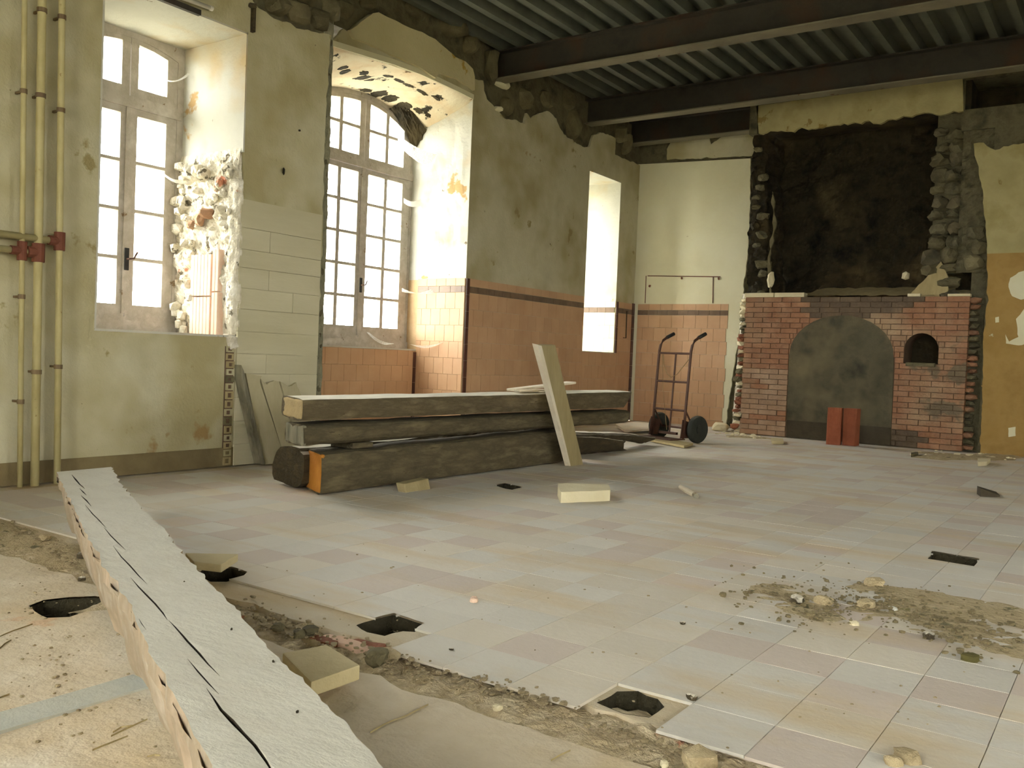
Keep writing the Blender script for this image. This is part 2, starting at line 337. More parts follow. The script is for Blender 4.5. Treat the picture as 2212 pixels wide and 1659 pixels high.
mk('subfloor_soil', MB().grid(lambda a, b: Vector((-6.6 + 11.2 * a, RY + 15.8 * b, -.34 + .05 * fz((a * 11, b * 15, 0), 2, 8))), 60, 80), SOIL, floor)
def trench(u, v):
    x = -5.0 + 9.5 * u; y = 1.52 + .44 * v; c = abs(v - .5) * 2
    p = Vector((x, y, 0)); z = -.028 + .018 * fz(p, 9, 3) + .012 * fz(p, 25, 6) + .012 * (1 - c) - .05 * max(0, c - .65)
    return Vector((x, y, min(z, .012)))
mk('trench_rubble', MB().grid(trench, 420, 22), TRENCH, floor, kind='stuff')
for hh in (hole1, hole2, hole3, hole4, hole5, hole6):
    n = len(hh); c_ = Vector((sum(p[0] for p in hh) / n, sum(p[1] for p in hh) / n)); dp = .04 if hh is hole6 else .16 if hh is hole5 else .3; vs_ = []
    for z, k_ in ((-.002, 1.0), (-.03, .985), (-.08, 1.05), (-dp, 1.0)):
        vs_ += [(c_.x + (p[0] - c_.x) * k_ + .012 * nz((p[0] * 30, p[1] * 30, z * 30)) * (z < -.01), c_.y + (p[1] - c_.y) * k_ + .012 * nz((p[0] * 30, p[1] * 30, z * 30 + 7)) * (z < -.01), min(z, z * (dp / .3) - .004)) for p in hh]
    vs_.append((c_.x, c_.y, -dp - .02)); fs_ = [(r * n + i, r * n + (i + 1) % n, (r + 1) * n + (i + 1) % n, (r + 1) * n + i) for r in range(3) for i in range(n)] + [(3 * n + i, 3 * n + (i + 1) % n, 4 * n) for i in range(n)]
    mk('pit', MB().add(vs_, fs_), SOIL, floor)
mk('screed_strip', MB().slab(rag([(-1.945, -.6), (-1.85, -.6), (-1.85, 1.26), (-1.945, 1.26)], .004, .1, True, 3), [], lambda u, v, w: Vector((u, v, .006 + w + .004 * fz((u, v, 0), 1.5, 2))), .01), BLUE, floor)
for L in ([(0, 1376), (28, 1364), (70, 1350)], [(0, 1402), (10, 1392), (24, 1384)], [(240, 1592), (270, 1578), (300, 1564), (318, 1556)], [(200, 1622), (240, 1606), (276, 1592)], [(318, 1636), (335, 1632), (346, 1634)], [(800, 1586), (830, 1568), (880, 1548), (925, 1524)], [(1190, 1646), (1210, 1634), (1232, 1624)], [(0, 1508), (20, 1500)], [(244, 1584), (262, 1573), (286, 1570)]):
    P = [Vector(F(x, y).xy) for x, y in L]; P = [Vector(p) for p in rag([tuple(p) for p in P], .003, .02, False, 3, 20)]; w_ = [.0007 * math.sin(math.pi * (i + .2) / (len(P) - .6)) + .0003 for i in range(len(P))]
    mk('surface_crack', MB().slab([(p.x, p.y + w) for p, w in zip(P, w_)] + [(p.x, p.y - w) for p, w in reversed(list(zip(P, w_)))], [], lambda u, v, w: Vector((u, v, .0035 + w + .004 * fz((u, v, 0), 1.5, 2))), .006), PLANK, floor)
# floor tiles: 20 cm grid
tile_mb = MB().hexa([(-.0995, -.0995, -.007), (.0995, -.0995, -.007), (.0995, .0995, -.007), (-.0995, .0995, -.007)], [(-.0990, -.0990, 0), (.0990, -.0990, 0), (.0990, .0990, 0), (-.0990, .0990, 0)])
holes_all = [hole2, hole3, hole4, hole5, hole6, ]
cells = []
for i in range(-26, 24):
    for j in range(0, 49):
        x = -.93 + .2 * i; y = 1.9 + .2 * j
        if x < -5.72 or x > 4.4 or y > 11.5: continue
        if x < -4.9 and y < 4.8: continue
        if y > 10.45 and x > -3.95: continue
        if j == 0 and x < -1.6: continue
        ch = [hh for hh in holes_all if any(abs(p[0] - x) < .1 and abs(p[1] - y) < .1 for p in hh) or inside((x, y), hh)]
        if ch:
            if any(hh is hole4 and math.hypot(x + .93, y - 1.9) < .12 for hh in ch): continue
            mbt = MB().slab(rag([(x - .099, y - .099), (x + .099, y - .099), (x + .099, y + .099), (x - .099, y + .099)], 0, .02, True), ch, frF, .007, hside=False, back=False)
            if mbt.f: mk('tile', mbt, FTILE[rnd.choice((0, 0, 2))], floor)
            continue
        px, py, dz = proj((x, y, 0)); vis = dz > .5 and -40 < px < 2260 and py < 1700
        cells.append((0 if vis else 1, dz, x, y))
cells.sort(); first = {}; far = [MB() for _ in FTILE]
for n, (iv, dz, x, y) in enumerate(cells):
    k = rnd.choices((0, 1, 2), (5, 3, 4))[0]; z = rnd.uniform(-.0004, .0005)
    if n < 290 and iv == 0:
        if k not in first: first[k] = mk('tile', MB().add(tile_mb.v, tile_mb.f), FTILE[k], floor, origin=Vector((0, 0, 0))); o = first[k]; o.location = Vector((x, y, z)) - WORLD[floor]
        else: o = dup(first[k], (x, y, z), floor)
        o.rotation_euler = (rnd.uniform(-.003, .003), rnd.uniform(-.003, .003), rnd.uniform(-.006, .006))
    else: far[k].add([v + Vector((x, y, z)) for v in tile_mb.v], tile_mb.f)
for k, fb in enumerate(far): mk('far_tiles', fb, FTILE[k], floor, kind='stuff')

# ------------------------------------------------------------------ left wall
lw = thing('wall_left', (P1, 6, 0), kind='structure')
ZC = 4.3
w1 = (2.915, 3.937, .86, 2.89); w0 = (-.20, .80, .86, 2.89)
rect = lambda r: [(r[0], r[2]), (r[1], r[2]), (r[1], r[3]), (r[0], r[3])]
mk('masonry_core', MB().slab([(RY, 0), (4.72, 0), (4.72, ZC), (RY, ZC)], [rect(w1), rect(w0)], lambda u, v, w: frP0(u, v, w - .03), .66), RUBBLE, lw)
L0 = lambda L: [LW(x, y, P0) for x, y in L]
top0 = L0([(719, 90), (716, 76), (690, 72), (665, 64), (640, 61), (628, 50), (610, 47), (592, 40), (575, 26), (558, 17), (546, 2)])
edge0 = rag([(4.655, 0), (4.64, .8), (4.66, 1.6), (4.65, 2.4), (4.67, 3.05)], .016, .05, False, 21)
outp = [(RY, .0), (4.655, 0)] + edge0[1:] + rag(top0, .012, .03, False, 22)[1:] + [(3.93, 3.3), (3.9, ZT), (RY, ZT)]
PLAST0 = PLAST
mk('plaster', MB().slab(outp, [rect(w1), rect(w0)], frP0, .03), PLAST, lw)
mk('edge_render', MB().grid(lambda a, b: Vector((P0 - .026 + .012 * fz((a, b * 30, 0), 1.5, 3), 4.63 + .095 * a, 3.6 * b)), 8, 160), GREYSTRIP, lw)
mk('end_face', MB().grid(lambda a, b: Vector((P0 - .03 - .82 * a, 4.725 + .01 * fz((a * 3, b * 9, 0), 2, 3), ZC * b)), 8, 30), GREYSTRIP, lw)
mk('skirting_band', MB().slab([(RY, 0), (4.63, 0), (4.63, .125), (RY, .125)], [], lambda u, v, w: frP0(u, v, w + .006), .006), SKIRT, lw)
# window 1 and hidden near windows: reveals
def plate(mb, a, b, c, d, n, t): mb.hexa([Vector(q) for q in (a, b, c, d)], [Vector(q) + Vector(n) * t for q in (a, b, c, d)])
for (a, b, z0, z1) in (w1, w0):
    m1 = MB(); plate(m1, (P0, b, 2.10 if b > 3 else z0), (P0 - .68, b, 2.10 if b > 3 else z0), (P0 - .68, b, z1), (P0, b, z1), (0, -1, 0), .012)
    plate(m1, (P0, a, z0), (P0 - .68, a, z0), (P0 - .68, a, z1), (P0, a, z1), (0, 1, 0), .012)
    mk('reveal_plaster', m1, REVEAL, lw)
    m2 = MB(); plate(m2, (P0, a, z1), (P0, b, z1), (P0 - .68, b, z1), (P0 - .68, a, z1), (0, 0, -1), .012); mk('soffit_plaster', m2, REVEAL, lw)
    m3 = MB(); plate(m3, (P0 + .004, a, z0), (P0 + .004, b - .03, z0), (P0 - .68, b - .03, z0), (P0 - .68, a, z0), (0, 0, 1), .014); mk('sill_plaster', m3, REVEAL, lw)
# broken masonry of the far reveal of window 1
def rub(a, b):
    x = P0 - .02 - .66 * a; z = .86 + 1.27 * b; p = Vector((x, 0, z)); fade = min(1, b * 8, (1 - b) * 14)
    return Vector((x, 3.925 - .05 * (.3 + .7 * abs(fz(p, 6, 4))) * fade + .02 * fz(p, 22, 2) * fade, z))
mk('broken_reveal', MB().grid(rub, 44, 84), RUBBLE_W, lw)
for k in range(70):
    pass
mbk = MB()
for k in range(90):
    x = P0 - .03 - rnd.random() * .62; z = .9 + rnd.random() * 1.15
    if z < 1.55 and x > P0 - .42: continue
    s = rnd.uniform(.014, .045); mbk.rock((x, 3.885, z), (s * 1.3, s * .7, s), k + 1)
mk('rubble_lumps', mbk, RUBBLE_W, lw, kind='stuff')
for k, (x, z, s) in enumerate(((P0 - .38, 1.66, .06), (P0 - .30, 1.70, .05), (P0 - .46, 1.63, .045))):
    mk('broken_brick', MB().rock((x, 3.88, z), (s, .03, s * .7), k + 31, 2), BRICK, lw)
def hollow(y, x0, x1, z0, z1, n):        # ribbed hollow clay block seen on its face (normal -Y)
    mb = MB(); pr = []
    for i in range(n):
        a = x0 + (x1 - x0) * i / n; b = x0 + (x1 - x0) * (i + 1) / n; pr += [(a + .001, 0), (a + .003, -.007), (b - .003, -.007), (b - .001, 0)]
    pr += [(x1, .05), (x0, .05)]
    m = len(pr); mb.add([(p[0], y + p[1], z0) for p in pr] + [(p[0], y + p[1], z1) for p in pr], [(i, (i + 1) % m, m + (i + 1) % m, m + i) for i in range(m)] + [tuple(range(m)), tuple(range(2 * m - 1, m - 1, -1))])
    return mb
for (x0, x1, z0, z1) in ((-5.42, -5.20, .875, 1.13), (-5.42, -5.20, 1.14, 1.42), (-5.185, -5.12, .875, 1.16), (-5.185, -5.12, 1.17, 1.45)):
    mk('hollow_brick', hollow(3.87, x0, x1, z0, z1, 6 if x1 - x0 > .1 else 2), PINKB, lw)
def lump(a, b):
    z = .80 + 1.33 * b; an = -2.2 + 3.6 * a; r = (.065 + .022 * fz((a, z * 3, 0), 2, 5) + .012 * fz((a * 3, z * 9, 0), 2, 9)) * min(1, .35 + b * 6, .3 + (1 - b) * 3)
    return Vector((P0 - .055 + r * math.sin(an) * 1.1, 3.935 - r * math.cos(an) * .75, z))
mk('mortar_edge', MB().grid(lump, 18, 90), RUBBLE_W, lw)
mk('mortar_lump', MB().rock((P0 - .03, 3.885, .83), (.055, .05, .05), 5, 2), RUBBLE_W, lw)
# toothed strip of broken hollow bricks under the corner of window 1
zz = .01
while zz < .80:
    hh = rnd.uniform(.045, .06); y0 = 3.835 + rnd.uniform(-.004, .004); mb = MB(); x1 = P0 + .008 + rnd.uniform(0, .012)
    mb.slab([(y0, zz), (y0 + .06, zz), (y0 + .06, zz + hh - .008), (y0, zz + hh - .008)], [[(y0 + .014, zz + .01), (y0 + .046, zz + .01), (y0 + .046, zz + hh - .018), (y0 + .014, zz + hh - .018)]], lambda u, v, w: Vector((x1 + w, u, v)), .05)
    mk('brick_tooth', mb, rnd.choice((PLANK, STONE, PLAST, PLAST)), lw); zz += hh
mk('tooth_backing', MB().box((P0 - .02, 3.83, 0), (P0 + .004, 3.90, .8)), MORT, lw)
# boards on the pillar
rows = [.0, .145, .30, .46, .62, .755, .905, 1.055, 1.195, 1.333, 1.455, 1.60, 1.79]
for i in range(len(rows) - 1):
    cuts = [3.915, 3.915 + .25 + (.22 if i % 2 else .0), 4.64] if i in (1, 3, 4, 7, 8, 10) else [3.915, 4.64]
    for a, b in zip(cuts[:-1], cuts[1:]):
        mk('board', MB().box((P0, a + .0015, rows[i] + .0015), (P0 + .014 + rnd.uniform(-.002, .002), b - .0015, rows[i + 1] - .0015)), BOARD, lw)
mk('iron_bar', MB().box((P0, 3.952, 2.90), (P0 + .03, 3.972, 3.08)).rock((P0 + .02, 3.95, 3.07), (.02, .03, .02), 2), OAKD, lw, label='rusty iron bar')
for (px, py, s) in ((612, 370, .036), (646, 282, .010), (642, 686, .007)):
    y, z = LW(px, py, P0); mk('plug_hole', MB().rock((P0 + .004, y, z), (.008, s, s * .8), int(px), 1), SOOT, lw)

# the wall round window 2 and the slit window
W2 = (5.42, 7.45); SL = (9.882, 10.735, .915, 3.20)
arcF = [LW(727, 105, P1), LW(790, 122, P1), LW(850, 140, P1), LW(905, 160, P1), LW(950, 180, P1), LW(990, 199, P1), LW(1022, 215, P1)]
arcF[0] = (W2[0], arcF[0][1]); arcF[-1] = (W2[1], arcF[-1][1])
w2hole = [(W2[0], .0), (W2[1], .0)] + arcF[::-1]
corehole = [(W2[0], .0), (W2[1], .0), (W2[1], 3.60), (W2[0], 3.60)]
frK = lambda u, v, w: frP1(u, v, w - .03)
core_out = [(4.72, 0), (W2[0], 0), (W2[0], 3.6), (W2[1], 3.6), (W2[1], 0), (11.9, 0), (11.9, ZC), (4.72, ZC)]
mk('masonry_core', MB().slab(core_out, [rect(SL)], frK, .85), RUBBLE, lw)
mk('niche_back', MB().box((-6.68, 5.2, -.1), (-6.455, 7.7, .835)), RUBBLE, lw)
L1 = lambda L: [LW(x, y, P1) for x, y in L]
topA = L1([(728, 78), (742, 62), (750, 68), (772, 50), (800, 30), (812, 28), (840, 42), (872, 58), (905, 70), (935, 86), (958, 106), (978, 124), (1000, 134), (1016, 150), (1020, 166), (1044, 174), (1046, 196), (1052, 214), (1074, 236), (1090, 256), (1112, 258), (1132, 268), (1138, 244), (1146, 256), (1166, 244), (1184, 240), (1202, 256), (1212, 280), (1222, 292), (1240, 306), (1262, 318), (1274, 316), (1282, 292), (1296, 286), (1322, 294), (1330, 300), (1329, 334), (1352, 344), (1378, 355)])
pl_out = [(W2[1], 0), (YB, 0), (YB, topA[-1][1])] + rag(topA[::-1], .016, .035, False, 33)[1:-1] + [topA[0]] + arcF + [(W2[1], 3.2)]
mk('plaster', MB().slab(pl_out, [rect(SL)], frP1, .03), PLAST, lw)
# a second, recessed coat above the arch
archband = arcF + [(y, z + .05) for y, z in arcF[::-1]]
mk('arch_render', MB().slab(archband, [], lambda u, v, w: frP1(u, v, w + .008), .03), PLAST_L, lw)
# rough stones where the plaster has fallen
def stoneL(px, py, wpx, hpx, X, seed, mat=STONE, t=.08):
    y, z = LW(px, py, X); k = 1.0 / 1950 * (abs(X) * .57 + y * .82); sy = wpx * k * 1.2 / 2; sz = hpx * k / 2
    return mk('stone', MB().rock((X - t * .3, y, z), (t, sy, sz), seed, 2, .22), mat, lw)
for i, q in enumerate(((1062, 145, 64, 74), (1130, 215, 50, 40), (1180, 215, 40, 34), (1090, 230, 40, 40), (1235, 270, 44, 60), (1350, 310, 40, 50), (960, 55, 90, 40), (900, 30, 60, 26), (1010, 95, 50, 46), (740, 20, 40, 40), (790, 8, 50, 26), (1225, 215, 40, 44), (1300, 255, 50, 40), (1335, 290, 40, 34), (1040, 60, 60, 40))):
    stoneL(*q, P1 - .03, i + 3)
for i, q in enumerate(((590, 12, 70, 40), (640, 25, 60, 50), (690, 45, 50, 46), (715, 20, 40, 50), (660, -8, 70, 40))):
    stoneL(*q, P0 - .03, i + 23)
for i, (px, py, wx, hx) in enumerate(((1085, 182, 40, 16), (1075, 236, 26, 10))):
    stoneL(px, py, wx, hx, P1 - .0, i + 41, PLAST_L, .05)
# window 2 reveals, soffit, niche tiles
XF2 = -6.60
backz = lambda y: 3.42 - .25 * max(0, (y - 6.72) / .73) ** 2.0 if y > 6.72 else 3.42 - .22 * max(0, (6.72 - y) / 1.0) ** 2
def soff(a, b):
    y = W2[0] + (W2[1] - W2[0]) * a; i = min(int(a * 6), 5); f = a * 6 - i; zf = arcF[i][1] * (1 - f) + arcF[i + 1][1] * f
    e = b * (1 - b) * 4; p = Vector((b * .8, y, 0))
    return Vector((P1 - .81 * b, y, zf + (backz(y) - zf) * b ** .8 + .02 * e * fz(p, 3, 4)))
mk('soffit_plaster', MB().grid(soff, 60, 26), SOFFIT, lw)
def loose(a, b):   # hanging flap of fallen plaster over the upper corner
    y = 7.02 + .42 * a; return Vector((P1 - .60 - .17 * b + .02 * fz((a * 4, b * 4, 0), 1, 2), y, backz(y) + .03 - b * (.06 + .16 * a ** 1.5) + .02 * fz((a * 6, b * 6, 0), 1, 7)))
mk('loose_plaster', MB().grid(loose, 14, 10), SOOT, lw)
for k, (a, b, ra, rb) in enumerate(((.22, .34, .035, .08), (.27, .44, .03, .09), (.36, .36, .04, .07), (.40, .50, .04, .14), (.46, .52, .03, .10), (.50, .30, .05, .05), (.58, .32, .05, .05), (.66, .34, .06, .045), (.76, .34, .06, .04), (.85, .30, .05, .03), (.58, .86, .05, .10), (.66, .84, .06, .16), (.74, .82, .05, .15), (.82, .74, .05, .09), (.88, .66, .045, .06), (.93, .60, .03, .04), (.12, .40, .03, .03))):
    P = []
    for i in range(22):
        t = 2 * math.pi * i / 22; r = 1 + .45 * fz((math.cos(t) * 1.5, math.sin(t) * 1.5, k * 3.3), 1.6, k); P.append(soff(min(.99, a + ra * .62 * r * math.cos(t)), min(.97, b + rb * .75 * r * math.sin(t))) - Vector((0, 0, .004)))
    c_ = sum(P, Vector()) / 22 + Vector((0, 0, .001)); mk('bare_patch', MB().add(P + [c_] + [p + Vector((0, 0, .02)) for p in P], [(i, (i + 1) % 22, 22) for i in range(22)] + [(i, (i + 1) % 22, 23 + (i + 1) % 22, 23 + i) for i in range(22)]), SOOT, lw)
PLASTY = surf('yellow_stained_plaster', h(196, 186, 142), h(208, 198, 158), 2, bump=.3, bscale=24, spots=[(h(180, 150, 76), 3, .6)])
lowB = L1([(1020, 196), (985, 172), (945, 158), (936, 170), (900, 146), (862, 128), (826, 112), (796, 98), (760, 84)])
mk('plaster_band', MB().slab(rag(L1([(750, 66), (772, 50), (800, 30), (812, 28), (840, 42), (872, 58), (905, 70), (935, 86), (958, 106), (978, 124), (1000, 134), (1016, 150), (1020, 166)]), .006, .05, False, 4) + rag(lowB, .008, .04, False, 6), [], lambda u, v, w: frP1(u, v, w + .035), .035), PLASTY, lw)
mr = MB(); mr.grid(lambda a, b: Vector((P1 - .82 * a, W2[1] - .004 - .018 * abs(fz((a * 2, 0, b * 4), 1.5, 6)) * min(1, a * 9), 1.60 + (3.47 - 1.60) * b)), 26, 60)
mk('reveal_plaster', mr, REVEAL, lw)
mn = MB(); plate(mn, (P1, W2[0], 0), (XF2 - .1, 5.93, 0), (XF2 - .1, 5.93, 3.55), (P1, W2[0], 3.55), (0, 1, 0), .02); mk('near_reveal', mn, REVEAL, lw)
mk('tile_mortar', MB().box((P1 - .8, W2[1] - .010, 0), (P1 - .002, W2[1] + .005, 1.60)), GROUT, lw)
mk('tile_mortar', MB().box((-6.47, 5.5, 0), (-6.450, W2[1], .835)), GROUT, lw)
def dado_out(cut): return cut
TH = .172
def tiles_on(parent, fr, u0, u1, z0, z1, tw, th, mat, name='tile', t=.005, skip=None, stag=.5, jit=.0008):
    j = 0; z = z1; base = {}
    while z > z0 + .02:
        zb = max(z0, z - th); u = u0 - (tw * stag if j % 2 else 0)
        while u < u1 - .012:
            a, b = max(u, u0), min(u + tw, u1); u += tw
            if b - a < .02 or (skip and skip((a + b) / 2, (z + zb) / 2, a, b, zb, z)): continue
            key = (round(b - a, 3), round(z - zb, 3)); c = fr((a + b) / 2, (z + zb) / 2, rnd.uniform(0, jit))
            if key not in base:
                hw, hh = (b - a) / 2 - .0009, (z - zb) / 2 - .0009; q0 = fr(0, 0, 0)
                mb = MB().hexa([fr(s * hw, r * hh, 0) - q0 for s, r in ((-1, -1), (1, -1), (1, 1), (-1, 1))], [fr(s * (hw - .001), r * (hh - .001), t) - q0 for s, r in ((-1, -1), (1, -1), (1, 1), (-1, 1))])
                o = mk(name, mb, mat, parent, origin=Vector((0, 0, 0))); o.location = c - WORLD[parent]; WORLD[o] = c; base[key] = o
            else: dup(base[key], c, parent)
        z = zb; j += 1
def dado(parent, fr, u0, u1, tw=.16, skip=None, topz=1.612):
    tiles_on(parent, fr, u0, u1, 1.53, topz, tw, .09, DADO, 'tile', skip=skip)
    tiles_on(parent, fr, u0, u1, 1.462, 1.53, .15, .07, BAND, 'band_tile', skip=skip)
    tiles_on(parent, fr, u0, u1, .0, 1.462, tw, TH, DADO, 'tile', skip=skip)
dado(lw, frP1, W2[1] + .055, SL[0], .172); dado(lw, frP1, SL[1] + .052, YB - .06, .172)
tiles_on(lw, frP1, SL[0], SL[1] + .052, 0, SL[2], .172, TH, DADO)
frR2 = lambda u, v, w: Vector((u, W2[1] - .010 - w, v))
dado(lw, frR2, P1 - .645, P1 - .003, .13)
tiles_on(lw, lambda u, v, w: Vector((-6.450 + w, u, v)), 5.6, W2[1] - .05, 0, .835, .172, .165, DADO)
tiles_on(lw, lambda u, v, w: Vector((-6.448 + w, u, v)), W2[1] - .05, W2[1] - .012, 0, .82, .2, .165, TRIMT, 'edge_tile', .014)
tiles_on(lw, lambda u, v, w: Vector((P1 + w, u, v)), W2[1], W2[1] + .052, 0, 1.61, .2, .172, TRIMT, 'edge_tile', .013)
tiles_on(lw, lambda u, v, w: Vector((P1 + w, u, v)), SL[1], SL[1] + .05, SL[2], 1.61, .2, .172, TRIMT, 'edge_tile', .013)
tiles_on(lw, lambda u, v, w: Vector((P1 + w, u, v)), YB - .06, YB - .002, 0, 1.62, .2, .172, TRIMT, 'edge_tile', .018)
(y_a, z_a), (y_b, z_b) = LW(1352, 672, P1), LW(1350, 730, P1)
mk('wire_conduit', MB().tube([(P1 + .016, y_a, z_a), (P1 + .016, y_b, z_b)], .007, 6).tube([(P1 + .016, y_b, z_b), (P1 + .016, y_b - .08, z_b)], .005, 6), OAKD, lw, label='short dark conduit')
mk('niche_sill', MB().box((-6.66, 5.5, .835), (-6.442, W2[1] - .01, .85)), REVEAL, lw)
# slit window reveals
ms = MB(); plate(ms, (P1, SL[1], 1.61), (P1 - .85, SL[1], 1.61), (P1 - .85, SL[1], SL[3]), (P1, SL[1], SL[3]), (0, -1, 0), .01)
plate(ms, (P1, SL[0], SL[2]), (P1 - .85, SL[0], SL[2]), (P1 - .85, SL[0], SL[3]), (P1, SL[0], SL[3]), (0, 1, 0), .01)
plate(ms, (P1, SL[0], SL[3]), (P1, SL[1], SL[3]), (P1 - .85, SL[1], SL[3]), (P1 - .85, SL[0], SL[3]), (0, 0, -1), .01)
plate(ms, (P1, SL[0], SL[2]), (P1, SL[1], SL[2]), (P1 - .85, SL[1], SL[2]), (P1 - .85, SL[0], SL[2]), (0, 0, 1), .01); mk('reveal_plaster', ms, REVEAL, lw)
frR3 = lambda u, v, w: Vector((u, SL[1] - .004 - w, v))
TIL3 = surf('pale_reveal_tile', h(236, 214, 178), h(240, 222, 190), 3, rough=.5, bump=.03, hue=.03)
tiles_on(lw, frR3, P1 - .8, P1 - .004, 1.53, 1.61, .16, .09, TIL3); tiles_on(lw, frR3, P1 - .8, P1 - .004, 1.462, 1.53, .13, .07, BAND, 'band_tile')
tiles_on(lw, frR3, P1 - .8, P1 - .004, SL[2] + .01, 1.462, .16, TH, TIL3)

# ------------------------------------------------------------------ windows
def win(name, X, y0, y1, z0, ym, sashes, ztop, bars, apron=None, handle=None, t=.05, flat=None):
    w = thing(name, (X, (y0 + y1) / 2, z0), kind='structure'); fr = lambda u, v, q: Vector((X + q, u, v))
    N = 14; tops = [(y1 - (y1 - y0) * i / N, ztop(y1 - (y1 - y0) * i / N)) for i in range(N + 1)]
    fb = .06; inn = [(y0 + fb, z0 + .03), (y1 - fb, z0 + .03)] + [(min(max(y, y0 + fb), y1 - fb), z - .055) for y, z in tops]
    mk('frame', MB().slab([(y0, z0), (y1, z0)] + ([(y1, flat), (y0, flat)] if flat else tops), [inn], lambda u, v, q: fr(u, v, q + .015), .09), FRAME, w)
    for za, zb, dz in bars: mk('transom_bar', MB().box((X - .05, y0 + .03, za), (X + dz, y1 - .03, zb)), FRAME, w)
    for (outer, panes) in sashes:
        s = mk('sash', MB().slab(outer, panes, lambda u, v, q: fr(u, v, q + .01), .045), FRAME, w)
        for p in panes: mk('pane', MB().slab(p, [], lambda u, v, q: fr(u, v, q - .014), .004), GLASS, s)
    if apron: mk('apron_board', MB().box((X - .03, y0 + .02, apron[0]), (X + apron[2], y1 - .02, apron[1])), FRAME, w)
    mk('meeting_stile', MB().box((X + .008, ym - .026, z0 + .05), (X + .022, ym + .026, bars[0][0])), FRAME, w)
    if handle:
        hd = mk('handle_plate', MB().box((X + .02, ym - .016, handle - .075), (X + .030, ym + .016, handle + .075)), BLACKM, w, bevel=.004, label='black handle plate')
        mk('handle_lever', MB().tube([(X + .03, ym, handle), (X + .06, ym, handle), (X + .062, ym + .03, handle + .005), (X + .062, ym + .055, handle + .05)], .007), TRUCK, hd)
    return w
def grid_panes(ya, yb, za, zb, nr, nc, by, bz, top=None):
    out = []; w = (yb - ya - by * (nc - 1)) / nc; hh = (zb - za - bz * (nr - 1)) / nr
    for r in range(nr):
        for c in range(nc):
            a = ya + c * (w + by); b = a + w; lo = za + r * (hh + bz); hi = lo + hh
            if top and r == nr - 1: out.append([(a, lo), (b, lo), (b, min(hi, top(b))), ((a + b) / 2, min(hi, top((a + b) / 2))), (a, min(hi, top(a)))])
            else: out.append([(a, lo), (b, lo), (b, hi), (a, hi)])
    return out
def window1(name, y0, off, hz):
    ym = y0 + .415; y1 = y0 + .835; T = lambda y: 2.895 - .09 * ((y - ym) / .42) ** 2
    R = lambda a, b, c, d: [(a, c), (b, c), (b, d), (a, d)]
    S = []
    S.append((R(y0 + .055, ym - .004, .975, 2.375), grid_panes(y0 + .14, ym - .062, 1.055, 2.33, 4, 1, .02, .022)))
    S.append((R(ym + .004, y1 - .055, .975, 2.375), grid_panes(ym + .06, y1 - .14, 1.055, 2.33, 4, 1, .02, .022)))
    tt = lambda y: T(y) - .085
    for a, b, c, d in ((y0 + .055, ym - .004, y0 + .14, ym - .062), (ym + .004, y1 - .055, ym + .06, y1 - .14)):
        S.append(([(a, 2.455), (b, 2.455), (b, T(b) - .05), ((a + b) / 2, T((a + b) / 2) - .05), (a, T(a) - .05)], grid_panes(c, d, 2.515, 2.9, 1, 1, .02, .02, tt)))
    return win(name, -5.66, y0, y1, .945, ym, S, T, [(2.375, 2.45, .03)], (.865, .95, .035), hz, flat=2.93)
wA = window1('window_1', 3.10, 0, 1.36)
window1('window_4', -.02, 0, 1.36)
for (a, b) in ((2.91, 3.12), (-.21, 0.0)): mk('near_reveal_filler', MB().hexa([(P0 - .05, a, .86), (P0 - .05, a + .01, .86), (-5.68, b, .86), (-5.68, a, .86)], [(P0 - .05, a, 2.89), (P0 - .05, a + .01, 2.89), (-5.68, b, 2.89), (-5.68, a, 2.89)]), REVEAL, lw)
for b in (.80,): mk('far_reveal_filler', MB().box((-5.7, b - .0, .86), (-5.62, b + .05, 2.89)), REVEAL, lw)
y0, y1, ym = 5.93, 7.47, 6.70
T2 = lambda y: backz(y) + .01
S = []
R = lambda a, b, c, d: [(a, c), (b, c), (b, d), (a, d)]
S.append((R(y0 + .055, ym - .004, .95, 2.665), grid_panes(6.105, 6.625, 1.06, 2.62, 5, 2, .045, .028)))
S.append((R(ym + .004, y1 - .055, .95, 2.665), grid_panes(6.772, 7.292, 1.06, 2.62, 5, 2, .045, .028)))
for a, b, c, d in ((y0 + .055, ym - .004, 6.105, 6.625), (ym + .004, y1 - .055, 6.772, 7.292)):
    pts = [(a, 2.745), (b, 2.745)] + [(b + (a - b) * i / 6, T2(b + (a - b) * i / 6) - .05) for i in range(7)]
    S.append((pts, grid_panes(c, d, 2.79, 3.345, 2, 2, .045, .03, lambda y: T2(y) - .095)))
wB = win('window_2', XF2, y0, y1, .92, ym, S, T2, [(2.67, 2.74, .03)], (.84, .925, .03), 1.48)
win('window_3', -6.58, SL[0], SL[1], SL[2], (SL[0] + SL[1]) / 2, [(R(SL[0] + .055, 10.305, .96, 3.13), grid_panes(SL[0] + .12, 10.25, 1.02, 3.07, 4, 1, .02, .025)), (R(10.313, SL[1] - .055, .96, 3.13), grid_panes(10.37, SL[1] - .12, 1.02, 3.07, 4, 1, .02, .025))], lambda y: SL[3], [(3.13, 3.15, .01)])
for a, b, c, d, x in ((3.1, 3.94, .93, 2.9, -5.74), (-.02, .82, .93, 2.9, -5.74), (5.93, 7.47, .92, 3.43, -6.70), (9.88, 10.74, .92, 3.2, -6.70)): portal(x, a, b, c, d)

